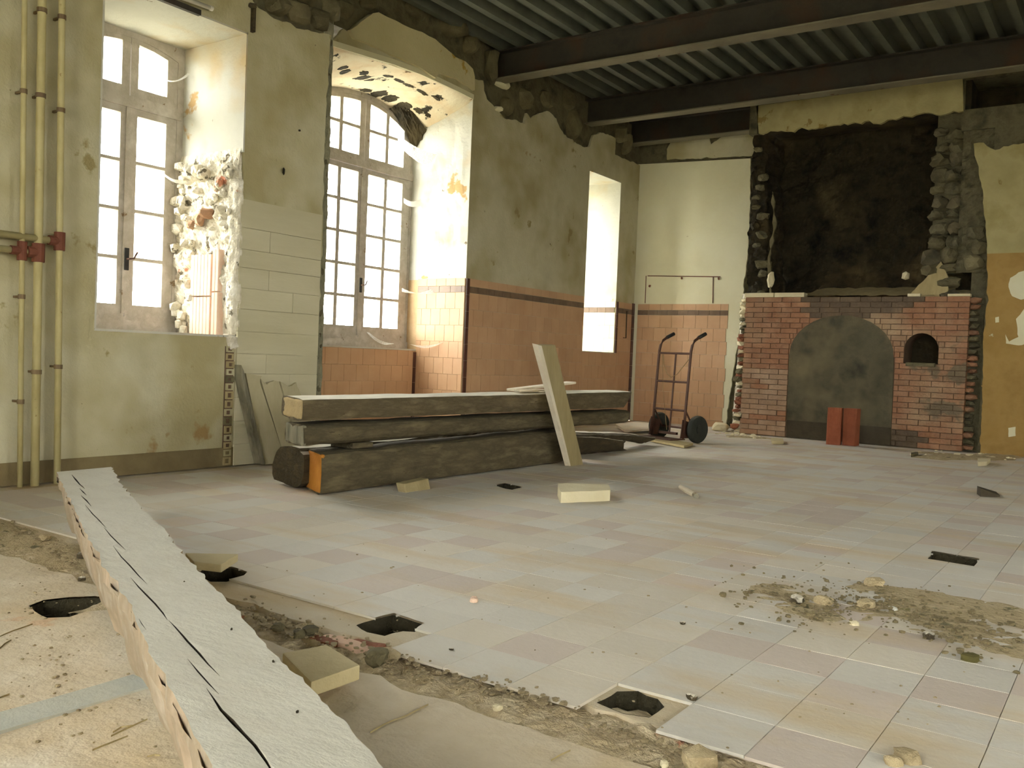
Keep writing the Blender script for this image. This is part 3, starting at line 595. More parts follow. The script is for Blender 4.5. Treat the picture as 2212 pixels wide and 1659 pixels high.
# ------------------------------------------------------------------ back wall, right wall, rear wall, ceiling
bw = thing('wall_back', (-2, YB, 0), kind='structure')
mk('masonry_core', MB().box((-6.7, YB + .03, 0), (-3.6, YB + .5, ZC)), RUBBLE, bw)
LB = lambda L: [BW(x, y, YB) for x, y in L]
edgeB = LB([(1621, 342), (1620, 450), (1614, 560), (1603, 640), (1594, 740), (1584, 800), (1573, 880), (1566, 918)])
edgeB[-1] = (edgeB[-1][0], 0)
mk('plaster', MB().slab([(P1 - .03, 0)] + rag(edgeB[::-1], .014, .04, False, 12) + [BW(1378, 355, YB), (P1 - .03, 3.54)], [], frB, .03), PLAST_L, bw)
up2 = LB([(1440, 345), (1440, 322), (1452, 302), (1490, 303), (1530, 296), (1535, 310), (1580, 285), (1640, 272), (1650, 335)])
mk('upper_plaster', MB().slab(rag(up2, .012, .04, True, 13), [], lambda u, v, w: frB(u, v, w - .01), .03), PLAST, bw)
dado(bw, frB, P1 + .065, BW(1572, 700, YB)[0], .172, topz=1.613)
cd = MB(); pts = [BW(x, y, YB) for x, y in ((1345, 594), (1400, 596), (1470, 597), (1556, 598))]
cd.tube([(x, YB - .008, z) for x, z in pts if x > P1 + .02], .006, 6)
for a, b in (((1396, 596), (1394, 655)), ((1541, 597), (1540, 655))): (x0, z0), (x1, z1) = BW(*a, YB), BW(*b, YB); cd.tube([(x0, YB - .006, z0), (x1, YB - .006, z1)], .005, 6)
mk('wire_conduit', cd, RUSTY, bw, label='thin rusty conduit')
for px, py in ((1473, 601), (1553, 602), (1404, 618)): x, z = BW(px, py, YB); mk('clip', MB().rock((x, YB - .01, z), (.016, .012, .018), px), RUSTY, bw)
# right-hand part of the back wall, flush with the fireplace
BXR = -1.38
recess = [(-1.63, 3.60), (-.75, 3.60), (-.75, 3.94), (-1.66, 3.94)]
mk('masonry_core', MB().slab([(-1.36, 0), (RX, 0), (RX, ZC), (-4.0, ZC), (-4.0, 3.94), (-1.68, 3.94), (-1.68, 3.4), (-1.36, 3.4)], [[(-1.655, 3.62), (2.5, 3.62), (2.5, 3.93), (-1.66, 3.93)]], lambda u, v, w: frC(u, v, w - .04), .6), RUBBLE, bw)
upR = [BW(x, y, YC) for x, y in ((2132, 548), (2124, 420), (2103, 310), (2125, 308), (2150, 324), (2178, 316), (2212, 309))]
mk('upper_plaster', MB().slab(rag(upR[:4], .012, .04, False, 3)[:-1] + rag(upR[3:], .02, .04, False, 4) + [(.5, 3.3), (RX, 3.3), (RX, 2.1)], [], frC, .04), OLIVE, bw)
loR = [BW(x, y, YC) for x, y in ((2117, 980), (2122, 860), (2124, 720), (2134, 640), (2132, 548))]
mk('ochre_plaster', MB().slab(rag([(loR[0][0], 0)] + loR[1:], .014, .04, False, 6) + [(RX, 2.1), (RX, 0)], [], frC, .04), OCHREW, bw)
for L in ([(2182, 600), (2200, 588), (2230, 580), (2230, 640), (2205, 648), (2186, 640), (2178, 620)], [(2196, 690), (2212, 668), (2230, 664), (2230, 742), (2200, 746), (2174, 742), (2172, 722), (2180, 738), (2200, 728)], [(2150, 686), (2158, 684), (2158, 696), (2150, 697)], [(2178, 924), (2192, 922), (2194, 942), (2180, 944)]):
    mk('pale_patch', MB().slab(rag([BW(x, y, YC) for x, y in L], .008, .03, True, 4), [], lambda u, v, w: frC(u, v, w + .004), .006), PLAST_L, bw, label='bare plaster patch')
for z_ in (1.175, .70): mk('paint_seam', MB().slab(rag([(-1.35, z_), (RX, z_ + .02), (RX, z_ + .03), (-1.35, z_ + .01)], .003, .1, True, 3), [], lambda u, v, w: frC(u, v, w + .003), .005), OCHREW, bw)
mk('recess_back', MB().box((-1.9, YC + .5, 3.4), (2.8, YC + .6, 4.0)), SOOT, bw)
wr = thing('wall_right', (RX, 3, 0), kind='structure')
FILL_RWIN = [(-.6, .6, .9, 3.0), (4.0, 5.2, .9, 3.0)]  # unseen right-hand windows, added to fill the room side with light
FILL_QWIN = [(-2.0, -.6, .7, 3.2), (1.2, 2.6, .7, 3.2)]  # unseen rear windows, added and enlarged to fill the foreground with light
frRW = lambda u, v, w: Vector((RX - w, u, v)); frQW = lambda u, v, w: Vector((u, RY + w, v))
mk('plaster', MB().slab([(RY - .3, -.1), (11.9, -.1), (11.9, ZC), (RY - .3, ZC)], [rect(q) for q in FILL_RWIN], frRW, .5), PLAST_L, wr)
wq = thing('wall_rear', (0, RY, 0), kind='structure')
mk('plaster', MB().slab([(-5.7, -.1), (RX + .3, -.1), (RX + .3, ZC), (-5.7, ZC)], [rect(q) for q in FILL_QWIN], frQW, .5), PLAST_L, wq)
for n, (fr_, q) in enumerate([(frRW, q) for q in FILL_RWIN] + [(frQW, q) for q in FILL_QWIN]):
    a, b, c, d = q; w = thing('window_%d' % (5 + n), fr_((a + b) / 2, c, -.4), kind='structure'); pn_ = grid_panes(a + .08, b - .08, c + .08, d - .08, 4, 4, .05, .03)
    mk('frame', MB().slab(rect(q), pn_, lambda u, v, z: fr_(u, v, z - .36), .06), FRAME, w)
    for p_ in pn_: mk('pane', MB().slab(p_, [], lambda u, v, z: fr_(u, v, z - .39), .004), GLASS, w)
    l = bpy.data.lights.new('sky_portal', 'AREA'); l.shape = 'RECTANGLE'; l.size = b - a; l.size_y = d - c; l.cycles.is_portal = True
    o = bpy.data.objects.new('sky_portal', l); COL.objects.link(o); o.location = fr_((a + b) / 2, (c + d) / 2, -.46)
    o.rotation_euler = (math.pi / 2, 0, math.pi / 2) if n < 2 else (math.pi / 2, 0, 0)
    if n >= 2: o.rotation_euler = (math.pi / 2, 0, math.pi)
ce = thing('ceiling', (0, 4, ZT), kind='structure')
prof = []; x = -6.8; pit = .232
while x < RX + .3:
    prof += [(x, .08), (x + .105, .08), (x + .130, 0), (x + .2, 0), (x + .225, .08)]; x += pit
nP = len(prof); vs = [(a, y, ZT + b) for y in (RY - .3, 11.9) for a, b in prof] + [(a, y, ZT + b + .004) for y in (RY - .3, 11.9) for a, b in prof]
fsx = [(i, i + 1, nP + i + 1, nP + i) for i in range(nP - 1)]
mk('steel_deck', MB().add(vs, fsx + [tuple(q + 2 * nP for q in f) for f in fsx]), DECK, ce)
mk('roof_slab', MB().box((-6.9, RY - .4, ZT + .095), (RX + .4, 12.0, ZT + .2)), RUBBLE, ce)
out = mk('ground', MB().box((-80, -60, -1.2), (80, 70, -1.1)), GROUND, kind='structure')

# ------------------------------------------------------------------ steel beams
def ibeam(name, yc, x0, x1, label, hgt=.30, wd=.17):
    t = thing(name, ((x0 + x1) / 2, yc, ZB), label, 'beam', 'steel beams under the deck')
    mk('web', MB().box((x0, yc - .006, ZB + .012), (x1, yc + .006, ZB + hgt - .012)), STEEL, t)
    mk('top_flange', MB().box((x0, yc - wd / 2, ZB + hgt - .014), (x1, yc + wd / 2, ZB + hgt)), STEEL, t)
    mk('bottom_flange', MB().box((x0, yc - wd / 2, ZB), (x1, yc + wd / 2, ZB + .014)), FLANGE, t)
ibeam('steel_beam', 7.87, -5.85, RX, 'dark steel beam nearest the windows, crossing the top of the photo')
ibeam('steel_beam', 9.84, -5.85, RX, 'dark steel beam second from the top, passing in front of the plaster band above the fireplace')
ibeam('steel_beam', 11.02, -5.85, -3.85, 'short dark steel beam tight against the back wall left of the fireplace')

# ------------------------------------------------------------------ fireplace
fp = thing('brick_fireplace', (-2.72, YC + .3, 0), 'wide dusty red brick fireplace with bricked-up arch, oven mouth and sooty open flue above', 'fireplace')
FX0, FX1, FZ = -3.945, -1.50, 1.645
archp = [(-3.375, 0), (-2.215, 0), (-2.218, .5), (-2.228, .95)] + [(-2.805 + .577 * math.cos(a), .98 + .455 * math.sin(a)) for a in [math.pi * k / 16 for k in range(1, 16)]] + [(-3.385, .95), (-3.38, .5)]
ovx, ovr = -1.953, .172
oven = [(ovx - ovr, .915), (ovx + ovr, .915), (ovx + ovr, 1.075)] + [(ovx + ovr * math.cos(a), 1.075 + ovr * math.sin(a)) for a in [math.pi * k / 12 for k in range(1, 12)]] + [(ovx - ovr, 1.075)]
mk('mortar_core', MB().slab([(FX0 + .02, 0), (FX1 - .01, 0), (FX1 - .01, FZ - .01), (FX0 + .02, FZ - .01)], [oven], lambda u, v, w: frC(u, v, w - .012), .5), MORT, fp)
mk('oven_lining', MB().slab(oven, [], lambda u, v, w: frC(u, v, w - .42), .05).slab([(p[0] * 1.0, p[1]) for p in oven], [], lambda u, v, w: frC(u, v, w - .11), .33, back=False).v and MB().slab(oven, [], lambda u, v, w: frC(u, v, w - .42), .05), SOOT, fp)
mk('oven_ledge', MB().box((ovx - .145, YC - .03, .885), (ovx + .15, YC + .12, .925)), STONE, fp, bevel=.004)
mk('arch_infill', MB().slab(archp, [], lambda u, v, w: frC(u, v, w - .004), .02, inner=.1, jit=.003), SOOTP, fp)
mk('hearth_plinth', MB().box((-3.37, YC - .006, 0), (-2.22, YC + .02, .20)), DARKPL, fp)
BP, BL = FZ / 27, .2225; bases = {}
BRICKS = surf('sooty_brick', h(114, 98, 78), h(98, 84, 68), 4, h(124, 104, 82), bump=.4, bscale=40, hue=.12)
BRICKP = surf('pale_dusty_brick', h(176, 146, 118), h(160, 132, 106), 4, h(180, 154, 128), bump=.4, bscale=40, hue=.1)
def bmat(x, z):
    d = math.hypot((x + 2.72) / .75, (z - 1.56) / .26) + .25 * fz((x * 2, z * 2, 0), 2, 3)
    if d < .85 or (z < .16 and x > -2.2 and x < -1.9): return BRICKS
    if z < .75 and x < -3.3 and fz((x * 3, z * 3, 0), 1.5, 7) > -.25: return BRICKP
    return BRICK
def brick(a, b, z, proud):
    mm = bmat((a + b) / 2, z); key = (round(b - a, 2), mm.name)
    c = Vector(((a + b) / 2, YC - proud, z + BP / 2)); hw = (b - a) / 2 - .003; hh = BP / 2 - .003
    if key not in bases:
        mb = MB().hexa([(-hw, .1, -hh), (hw, .1, -hh), (hw, .1, hh), (-hw, .1, hh)], [(-hw + .003, 0, -hh + .003), (hw - .003, 0, -hh + .003), (hw - .003, 0, hh - .003), (-hw + .003, 0, hh - .003)])
        mb.add([(-hw, .004, -hh), (hw, .004, -hh), (hw, .004, hh), (-hw, .004, hh)], [])
        mb = MB().hexa([(-hw, .1, -hh), (hw, .1, -hh), (hw, .1, hh), (-hw, .1, hh)], [(-hw, .0, -hh), (hw, .0, -hh), (hw, .0, hh), (-hw, .0, hh)])
        o = mk('brick', mb, BRICK, fp, origin=Vector((0, 0, 0)), bevel=.0035); o.data.materials[0] = mm; WORLD[o] = c; o.location = c - WORLD[fp]; bases[key] = o
    else: dup(bases[key], c, fp)
for r in range(27):
    z = r * BP; zm = z + BP / 2; ex = []; part = []
    xs = [p[0] for p in archp]
    if z + BP < .98: ex.append((-3.385, -2.215))
    elif z < 1.435: q = .577 * math.sqrt(max(0, 1 - (max(0, z - .98) / .455) ** 2)); ex.append((-2.805 - q - .01, -2.805 + q + .005)); part.append((archp, -2.805 - q - .01, -2.805 + q + .005))
    if .90 < zm < 1.03: ex.append((ovx - ovr - .0, ovx + ovr + .0))
    elif 1.03 <= zm and z < 1.075 + ovr: q = ovr * math.sqrt(max(0, 1 - (max(0, z - 1.075) / ovr) ** 2)); ex.append((ovx - q, ovx + q)); part.append((oven, ovx - q, ovx + q))
    u = FX0 - (BL / 2 if r % 2 else 0)
    for poly_, a, b in part:
        n_ = max(1, round((b - a) / BL)); st = (b - a) / n_
        for i in range(n_):
            mbp = MB().slab(rag([(a + st * i + .003, z + .003), (a + st * (i + 1) - .003, z + .003), (a + st * (i + 1) - .003, z + BP - .003), (a + st * i + .003, z + BP - .003)], 0, .012, True), [poly_], frC, .1, hside=False, back=False)
            if mbp.f: mk('brick', mbp, bmat(a + st * (i + .5), z), fp)
    while u < FX1:
        segs = [(max(u, FX0 + rnd.uniform(-.01, .02) if u < FX0 else u), min(u + BL, FX1))]; u += BL
        for e in ex:
            ns = []
            for a, b in segs:
                if b <= e[0] or a >= e[1]: ns.append((a, b))
                else:
                    if a < e[0]: ns.append((a, e[0]))
                    if b > e[1]: ns.append((e[1], b))
            segs = ns
        for a, b in segs:
            if b - a > .03: brick(a, b, z, rnd.uniform(-.002, .003))
# toothed broken edges of the fireplace
for k in range(34):
    z = .03 + k * .048; s = rnd.uniform(.02, .042)
    mk('broken_brick', MB().rock((FX0 - .03 - rnd.uniform(0, .05) * (1.6 - z) / 1.6, YC + .06 + rnd.uniform(-.04, .06), z), (s * 1.4, .06, s), k + 50, 1, .35), rnd.choice((BRICKR, BRICKR, STONEP, STONE)) if z < 1.4 else STONEP, fp)
for k in range(24):
    z = .04 + k * .068; s = rnd.uniform(.026, .04)
    mk('broken_brick', MB().rock((FX1 + .03 + rnd.uniform(-.015, .015), YC + .09 + rnd.uniform(-.03, .04), z), (s * 1.5, .07, s), k + 90, 1, .3), rnd.choice((BRICK, STONE, RUBBLE, BRICK)), fp)
mk('side_masonry', MB().box((FX1 - .02, YC + .14, 0), (-1.33, YC + .5, 3.6)), RUBBLE, fp)
mk('side_masonry', MB().grid(lambda a, b: Vector((FX0 - .10 + .18 * a - .06 * (1 - b), YC + .16 - .08 * a + .03 * fz((a * 2, b * 12, 0), 1.6, 4), 1.7 * b)), 8, 60), RUBBLE_W, fp)
mk('side_backing', MB().box((FX0 - .06, YC + .2, 0), (FX0 + .1, YC + .72, FZ)), RUBBLE, fp)
# ledge over the bricks
mk('ledge_mortar', MB().grid(lambda a, b: Vector((FX0 + (FX1 - FX0) * a, YC + .02 + .5 * b, FZ + .015 + .13 * b ** 1.2 * min(1, a * 3.0) * (.8 if a < .28 else 1) + .012 * fz((a * 9, b * 3, 0), 2, 3))), 60, 12), PLANK, fp)
for a, b in ((FX0 - .01, -3.60), (-3.59, -3.24)): mk('ledge_slab', MB().box((a, YC - .012, FZ - .002), (b, YC + .12, FZ + .05)), STONEP, fp, bevel=.004)
mk('ledge_slab', MB().box((-1.72, YC - .006, FZ - .002), (FX1, YC + .1, FZ + .025)), STONEP, fp, bevel=.004)
mk('ledge_slab', MB().box((-2.12, YC - .006, FZ - .002), (-1.99, YC + .1, FZ + .03)), STONEP, fp, bevel=.004)
tri = [BW(x, y, YC) for x, y in ((1965, 632), (1990, 606), (2030, 562), (2046, 598), (2046, 640), (1975, 645))]
mk('leaning_slab', MB().slab(rag(tri, .008, .05, True, 4), [], lambda u, v, w: Vector((u, YC + .05 - w + .12 * (v - FZ), v)), .05), PLANK, fp, label='broken triangular slab')
x, z = BW(1662, 604, YC); mk('plaster_clump', MB().rock((x, YC + .05, z), (.05, .04, .085), 4, 2), STONEP, fp)
x, z = BW(1948, 592, YC); mk('plaster_clump', MB().rock((x, YC + .2, z), (.045, .04, .05), 6, 1), STONEP, fp)
# the open flue
def flue(a, b):
    x = -4.05 + 2.6 * a; zz_ = 1.6 + 2.4 * b; p = Vector((x, 0, zz_)); return Vector((x, YC + .62 + .10 * fz(p, 2.2, 3) + .03 * fz(p, 9, 5) - .12 * max(0, a - .62), zz_))
mk('flue_back', MB().grid(flue, 90, 84), SOOT, fp)
mk('flue_shell', MB().box((-4.2, YC + .95, 1.5), (-1.3, YC + 1.05, 4.3)), SOOT, fp)
def cheekL(a, b):
    z = 1.65 + 1.95 * b; x = -3.96 + (.26 - .10 * b + .05 * fz((0, z * 3, 0), 1.5, 2)) * min(1, a * 2.2); y = YC + .06 + (max(0, a - .45) / .55) * .6
    return Vector((x + .025 * fz((a * 3, z * 8, 1), 1.4, 2) + .03 * max(0, a - .45), y + .03 * fz((a * 3, z * 7, 4), 1.4, 6), z))
mk('left_cheek', MB().grid(cheekL, 30, 80), SOOT, fp)
for k in range(16):
    z = 1.70 + k * .115; s = rnd.uniform(.04, .075); xo = rnd.uniform(0, .16 - .05 * (z - 1.65))
    mk('stone', MB().rock((-3.92 + xo, YC + .09, z), (s * 1.3, .06, s * .75), k + 130, 2, .3), rnd.choice((RUBBLE, SOOT, STONE, RUBBLE)), fp)
mk('flue_edge_plaster', MB().slab(rag([(-3.66, 1.67), (-3.70, 2.1), (-3.66, 2.5), (-3.69, 2.9), (-3.68, 2.9), (-3.63, 2.5), (-3.68, 2.1), (-3.635, 1.67)], .016, .03, True, 8), [], lambda u, v, w: frC(u, v, w - .02), .03), STONE, fp)
for k in range(26):
    z = 1.66 + (k // 2) * .145 + rnd.uniform(-.02, .02); s = rnd.uniform(.055, .085); xo = (-.09 if k % 2 else .06) + rnd.uniform(-.03, .03)
    if k in (1, 3): continue
    mk('stone', MB().rock((-1.79 + xo, YC + .13 + rnd.uniform(-.03, .04), z), (s * rnd.uniform(1.3, 1.8), .07, s * rnd.uniform(.75, 1.15)), k + 160, 2, .42), rnd.choice((STONE, RUBBLE, RUBBLE, STONE, SOOTP)), fp)
mk('right_cheek', MB().box((-1.93, YC + .14, 1.9), (-1.62, YC + .9, 3.62)), RUBBLE, fp)
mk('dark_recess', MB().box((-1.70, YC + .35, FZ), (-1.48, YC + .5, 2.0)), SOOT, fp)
tb = [(-3.93, 3.935), (-1.69, 3.94)] + rag([(-1.665, 3.60), (-1.85, 3.585), (-2.05, 3.63), (-2.3, 3.60), (-2.7, 3.585), (-3.1, 3.60), (-3.5, 3.59), (-3.88, 3.60)], .03, .04, False, 9)
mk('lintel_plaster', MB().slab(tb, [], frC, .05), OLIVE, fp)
mk('lintel_core', MB().box((-3.95, YC + .05, 3.62), (-1.6, YC + .5, ZC)), SOOT, fp)
mk('lintel_return', MB().box((-4.0, YC + .0, 3.60), (-3.90, YC + .75, ZC)), RUBBLE, fp)
mk('side_masonry', MB().grid(lambda a, b: Vector((-1.66 + .32 * a, YC + .07 + .03 * fz((a * 3, b * 16, 0), 1.5, 4), 1.9 + 1.72 * b)), 8, 50), RUBBLE, fp)
for k in range(3): mk('stone', MB().rock((-1.52 + rnd.uniform(-.04, .1), YC + .06, 2.0 + k * .16), (.09, .07, .075), k + 210, 2, .28), rnd.choice((RUBBLE, STONE)), fp)

# ------------------------------------------------------------------ pipes and small fixtures on the left wall
def vpipe(px0, py0, px1, py1, X, r, label, br=(.35, 1.0, 1.75, 2.4), elbow=None):
    (ya, za), (yb, zb) = LW(px0, py0, X), LW(px1, py1, X); p = thing('heating_pipe', (X, yb, 0), label, 'pipe', 'old heating pipes by the first window')
    top = Vector((X, ya + (ya - yb) / (za - zb) * (ZT - za) * .3, ZT)); mk('tube', MB().tube([(X, yb, .0), (X, ya, za), top], r, 12), PIPE, p, smooth=True)
    for z in br:
        y = yb + (ya - yb) * z / za; mk('bracket', MB().tube([(X, y, z - .012), (X, y, z + .012)], r + .004, 12).box((P0, y - .006, z - .006), (X, y + .006, z + .006)), BRK, p)
    if elbow:
        y = yb + (ya - yb) * elbow / za; mk('tee_fitting', MB().tube([(X, y, elbow - .05), (X, y, elbow + .05)], r + .011, 12).tube([(X, y, elbow), (X, y - .06, elbow)], r + .009, 12), RUSTY, p, label='red-brown fitting')
    return p
vpipe(53, 0, 43, 1040, -4.90, .014, 'thin cream wall pipe, leftmost of the three uprights', (.46, 1.02, 2.1), 1.262)
vpipe(91, 0, 75, 1045, -4.90, .022, 'thick cream wall pipe, middle of the three uprights', (.62, 2.1, 2.55), 1.262)
vpipe(134, 0, 124, 1010, -4.90, .018, 'cream wall pipe nearest the first window', (.65, 2.05, 2.55), 1.338)
def hpipe(z, y1, r, label):
    p = thing('heating_pipe', (-4.90, .6, z), label, 'pipe', 'level heating pipes'); mk('tube', MB().tube([(-4.90, -2.2, z + .01), (-4.90, y1, z)], r, 12), PIPE, p, smooth=True)
    mk('bracket', MB().box((P0, 1.98, z - .008), (-4.90, 2.0, z + .008)), RUSTY, p)
hpipe(1.338, 2.60, .019, 'level cream pipe, upper of the pair joining the uprights'); hpipe(1.262, 2.485, .017, 'level cream pipe, lower of the pair joining the uprights')
(ya, za), (yb, zb) = LW(290, -42, P0 + .04), LW(452, 17, P0 + .04)
ft = thing('tube_lamp', (P0 + .03, (ya + yb) / 2, za), 'white tube lamp fixed above the first window', 'lamp')
mk('tube', MB().tube([(P0 + .045, ya, za), (P0 + .045, yb, zb)], .014, 12), TUBEW, ft, smooth=True)
mk('batten', MB().box((P0, ya, min(za, zb) - .045), (P0 + .03, yb - .05, min(za, zb) - .012)), STEEL, ft)
mk('end_cap', MB().tube([(P0 + .045, yb, zb), (P0 + .045, yb + .02, zb)], .016, 12), TUBEW, ft)

# ------------------------------------------------------------------ the stack of timbers
SG = 'old timbers stacked by the second window'
def timber(name, A, B, mat, label, endmat=None, group=SG, **k):
    o = thing(name, sum((Vector(p) for p in A), Vector()) / 4 * 1.0, label, 'timber', group)
    o.location.z = min(p[2] for p in A); WORLD[o] = o.location.copy()
    mk('beam', MB().beam(A, B, **k), mat, o)
    if endmat:
        A2 = [Vector(p) for p in A]; c = sum(A2, Vector()) / 4; ax = (sum((Vector(p) for p in B), Vector()) / 4 - c).normalized()
        P = [c + (p - c) * .93 - ax * .004 for p in A2]
        mk('sawn_end', MB().hexa(P, [p + ax * .03 for p in P]), endmat, o, bevel=.012, label='sawn end grain')
    return o
XS = -3.65
timber('squared_timber', [(XS, 3.47, .0), (XS, 3.47, .235), (XS - .27, 3.60, .235), (XS - .27, 3.60, .0)], [(XS + .02, 6.02, .0), (XS, 6.02, .256), (XS - .25, 6.02, .256), (XS - .25, 6.02, 0)], OAKN, 'thick squared timber with orange sawn end at the bottom front of the stack', OCHREEND, nl=46, m=6, jit=.010, seed=2, endj=.004, rnd_=.10)
timber('squared_timber', [(XS, 3.33, .277), (XS, 3.33, .397), (XS - .25, 3.42, .397), (XS - .25, 3.42, .277)], [(XS, 7.08, .268), (XS, 7.12, .383), (XS - .25, 7.1, .383), (XS - .25, 7.1, .268)], OAKN, 'flat grey timber sandwiched in the middle of the stack', GREYEND, nl=60, m=5, jit=.010, seed=5, endj=.012, rnd_=.16)
timber('squared_timber', [(XS, 3.32, .413), (XS, 3.32, .534), (XS - .29, 3.43, .541), (XS - .29, 3.43, .425)], [(XS, 6.99, .402), (XS, 7.14, .549), (XS - .28, 7.1, .55), (XS - .28, 7.1, .41)], OAKT, 'dust-whitened timber lying on top of the stack', PALEEND, nl=70, m=5, jit=.008, seed=9, endj=.006, rnd_=.08)
timber('squared_timber', [F(651, 1062, .0), F(655, 968, .245), F(594, 962, .245), F(580, 1035, .02)], [(XS - .31, 5.95, .0), (XS - .29, 5.95, .258), (XS - .62, 5.95, .262), (XS - .64, 5.95, .0)], OAKD, 'dark rounded timber with a broken end at the back of the stack', nl=46, m=7, jit=.02, seed=14, endj=.03, rnd_=.2)
mk('wooden_spacer', MB().box((-3.88, 3.75, .238), (-3.70, 3.92, .272)), OAKN, label='dark spacer in the gap between the orange-ended timber and the one above', cat='spacer', bevel=.004)
mk('wooden_spacer', MB().box((-4.1, 6.07, .0), (-3.72, 6.2, .262)), OAKN, label='dark block under the stack just behind the leaning plank', cat='spacer', bevel=.004)
wz = F(887, 1058); mk('wooden_wedge', MB().hexa([(wz.x - .0, wz.y - .11, 0), (wz.x + .06, wz.y - .11, 0), (wz.x + .06, wz.y + .11, 0), (wz.x - .0, wz.y + .11, 0)], [(wz.x - .02, wz.y - .11, .05), (wz.x + .05, wz.y - .11, .05), (wz.x + .04, wz.y + .11, .062), (wz.x - .02, wz.y + .11, .062)]), PLANK, label='small buff wooden wedge against the foot of the stack', cat='wedge', bevel=.004)
# leaning plank
lp = thing('leaning_plank', (-3.53, 5.95, 0), 'upright weathered plank leaning across the front of the timber stack', 'plank')
mk('plank_body', MB().beam([(-3.49, 5.85, 0), (-3.49, 6.04, 0), (-3.52, 6.04, 0), (-3.52, 5.85, 0)], [(-3.53, 5.44, .90), (-3.53, 5.63, .905), (-3.56, 5.63, .91), (-3.56, 5.40, .905)], nl=20, m=4, jit=.002, seed=4, endj=.003, rnd_=.02), PLANK, lp)
a = MB().beam([(-3.487, 5.835, .0), (-3.487, 5.852, .0), (-3.53, 5.852, .0), (-3.53, 5.835, .0)], [(-3.528, 5.385, .905), (-3.528, 5.44, .90), (-3.575, 5.44, .905), (-3.575, 5.385, .91)], nl=12, m=2, jit=.001, rnd_=.02)
mk('pale_edge', a, PLANKL, lp, label='pale sawn edge')
# slats on the stack
def slat(px0, py0, px1, py1, X, z0, z1, w, t, label):
    ya, yb = LW(px0, py0, X)[0], LW(px1, py1, X)[0]
    mk('slat', MB().beam([(X, ya, z0), (X + w, ya - .03, z0), (X + w, ya - .03, z0 + t), (X, ya, z0 + t)], [(X, yb, z1), (X + w, yb, z1), (X + w, yb, z1 + t), (X, yb, z1 + t)], nl=10, m=3, jit=.003, seed=3, rnd_=.05), PLANKL, label=label, cat='slat', group='pale slats on the stack')
slat(1095, 848, 1222, 836, -3.93, .55, .605, .10, .018, 'pale slat sloping up on top of the stack behind the leaning plank')
slat(1110, 852, 1190, 846, -3.80, .552, .556, .07, .014, 'short pale slat lying flat on top of the stack')
# broken log beyond the stack
lg = thing('broken_log', (-3.85, 7.0, 0), 'dark jagged broken log end lying beyond the leaning plank', 'log')
def torn(A, B, jag, seed, **k):
    mb = MB().beam(A, B, seed=seed, **k); ax = Vector((0, 1, 0)); y1_ = max(v.y for v in mb.v)
    for v in mb.v:
        e = max(0, (v.y - (y1_ - .45)) / .45)
        if e > 0: v.y += jag * e * (fz((v.x * 14, v.z * 22, seed), 1, seed)); v.z = max(0, v.z - .03 * e)
    return mb
mk('log_body', torn([(-3.79, 6.38, .0), (-3.77, 6.38, .205), (-4.02, 6.42, .215), (-4.05, 6.42, .0)], [(-3.80, 7.30, .0), (-3.82, 7.34, .12), (-4.0, 7.36, .13), (-4.02, 7.3, .0)], .16, 3, nl=40, m=8, jit=.010, endj=.05, rnd_=.22), OAKD, lg)
mk('torn_tongue', torn([(-3.80, 6.42, .10), (-3.785, 6.42, .212), (-4.0, 6.44, .22), (-4.02, 6.44, .10)], [(-3.86, 7.95, .055), (-3.86, 7.95, .115), (-4.0, 7.95, .12), (-4.0, 7.95, .055)], .20, 6, nl=50, m=8, jit=.012, endj=.06, rnd_=.3), OAKD, lg)
# leaning panel against the pillar
pn = thing('plank_panel', (P0 + .08, 4.3, 0), 'panel of broken grey boards leaning against the pillar behind the stack', 'panel')
PANEL = surf('grey_cream_panel', h(172, 163, 130), h(184, 175, 142), 4, bump=.25, stretch=(2, 2, .8))
P_ = lambda x, y: LW(x, y, P0 + .04)
def bd(L, dx, m=PLANK): mk('panel_board', MB().slab(L, [], lambda u, v, w: Vector((P0 + .045 + dx + w + .05 * max(0, .65 - v), u, max(v, 0.002))), .018), PANEL, pn)
bd([P_(526, 806)] + rag([P_(560, 812), P_(556, 826)], .01, .02) + [P_(606, 1004), P_(558, 1003)], .018)
bd(rag([P_(558, 816), P_(572, 830), P_(588, 822), P_(598, 824)], .014, .02) + [P_(640, 1002), P_(607, 1004)], .014)
bd(rag([P_(600, 824), P_(618, 834), P_(634, 826), P_(640, 842)], .014, .02) + [P_(690, 998), P_(641, 1002)], .02)
mk('edge_board', MB().slab([P_(512, 788), P_(517, 800), P_(557, 1002), P_(547, 1000), P_(512, 820)], [], lambda u, v, w: Vector((P0 + .085 + w + .05 * max(0, .65 - v), u, max(v, .002))), .07), GREYEND, pn)

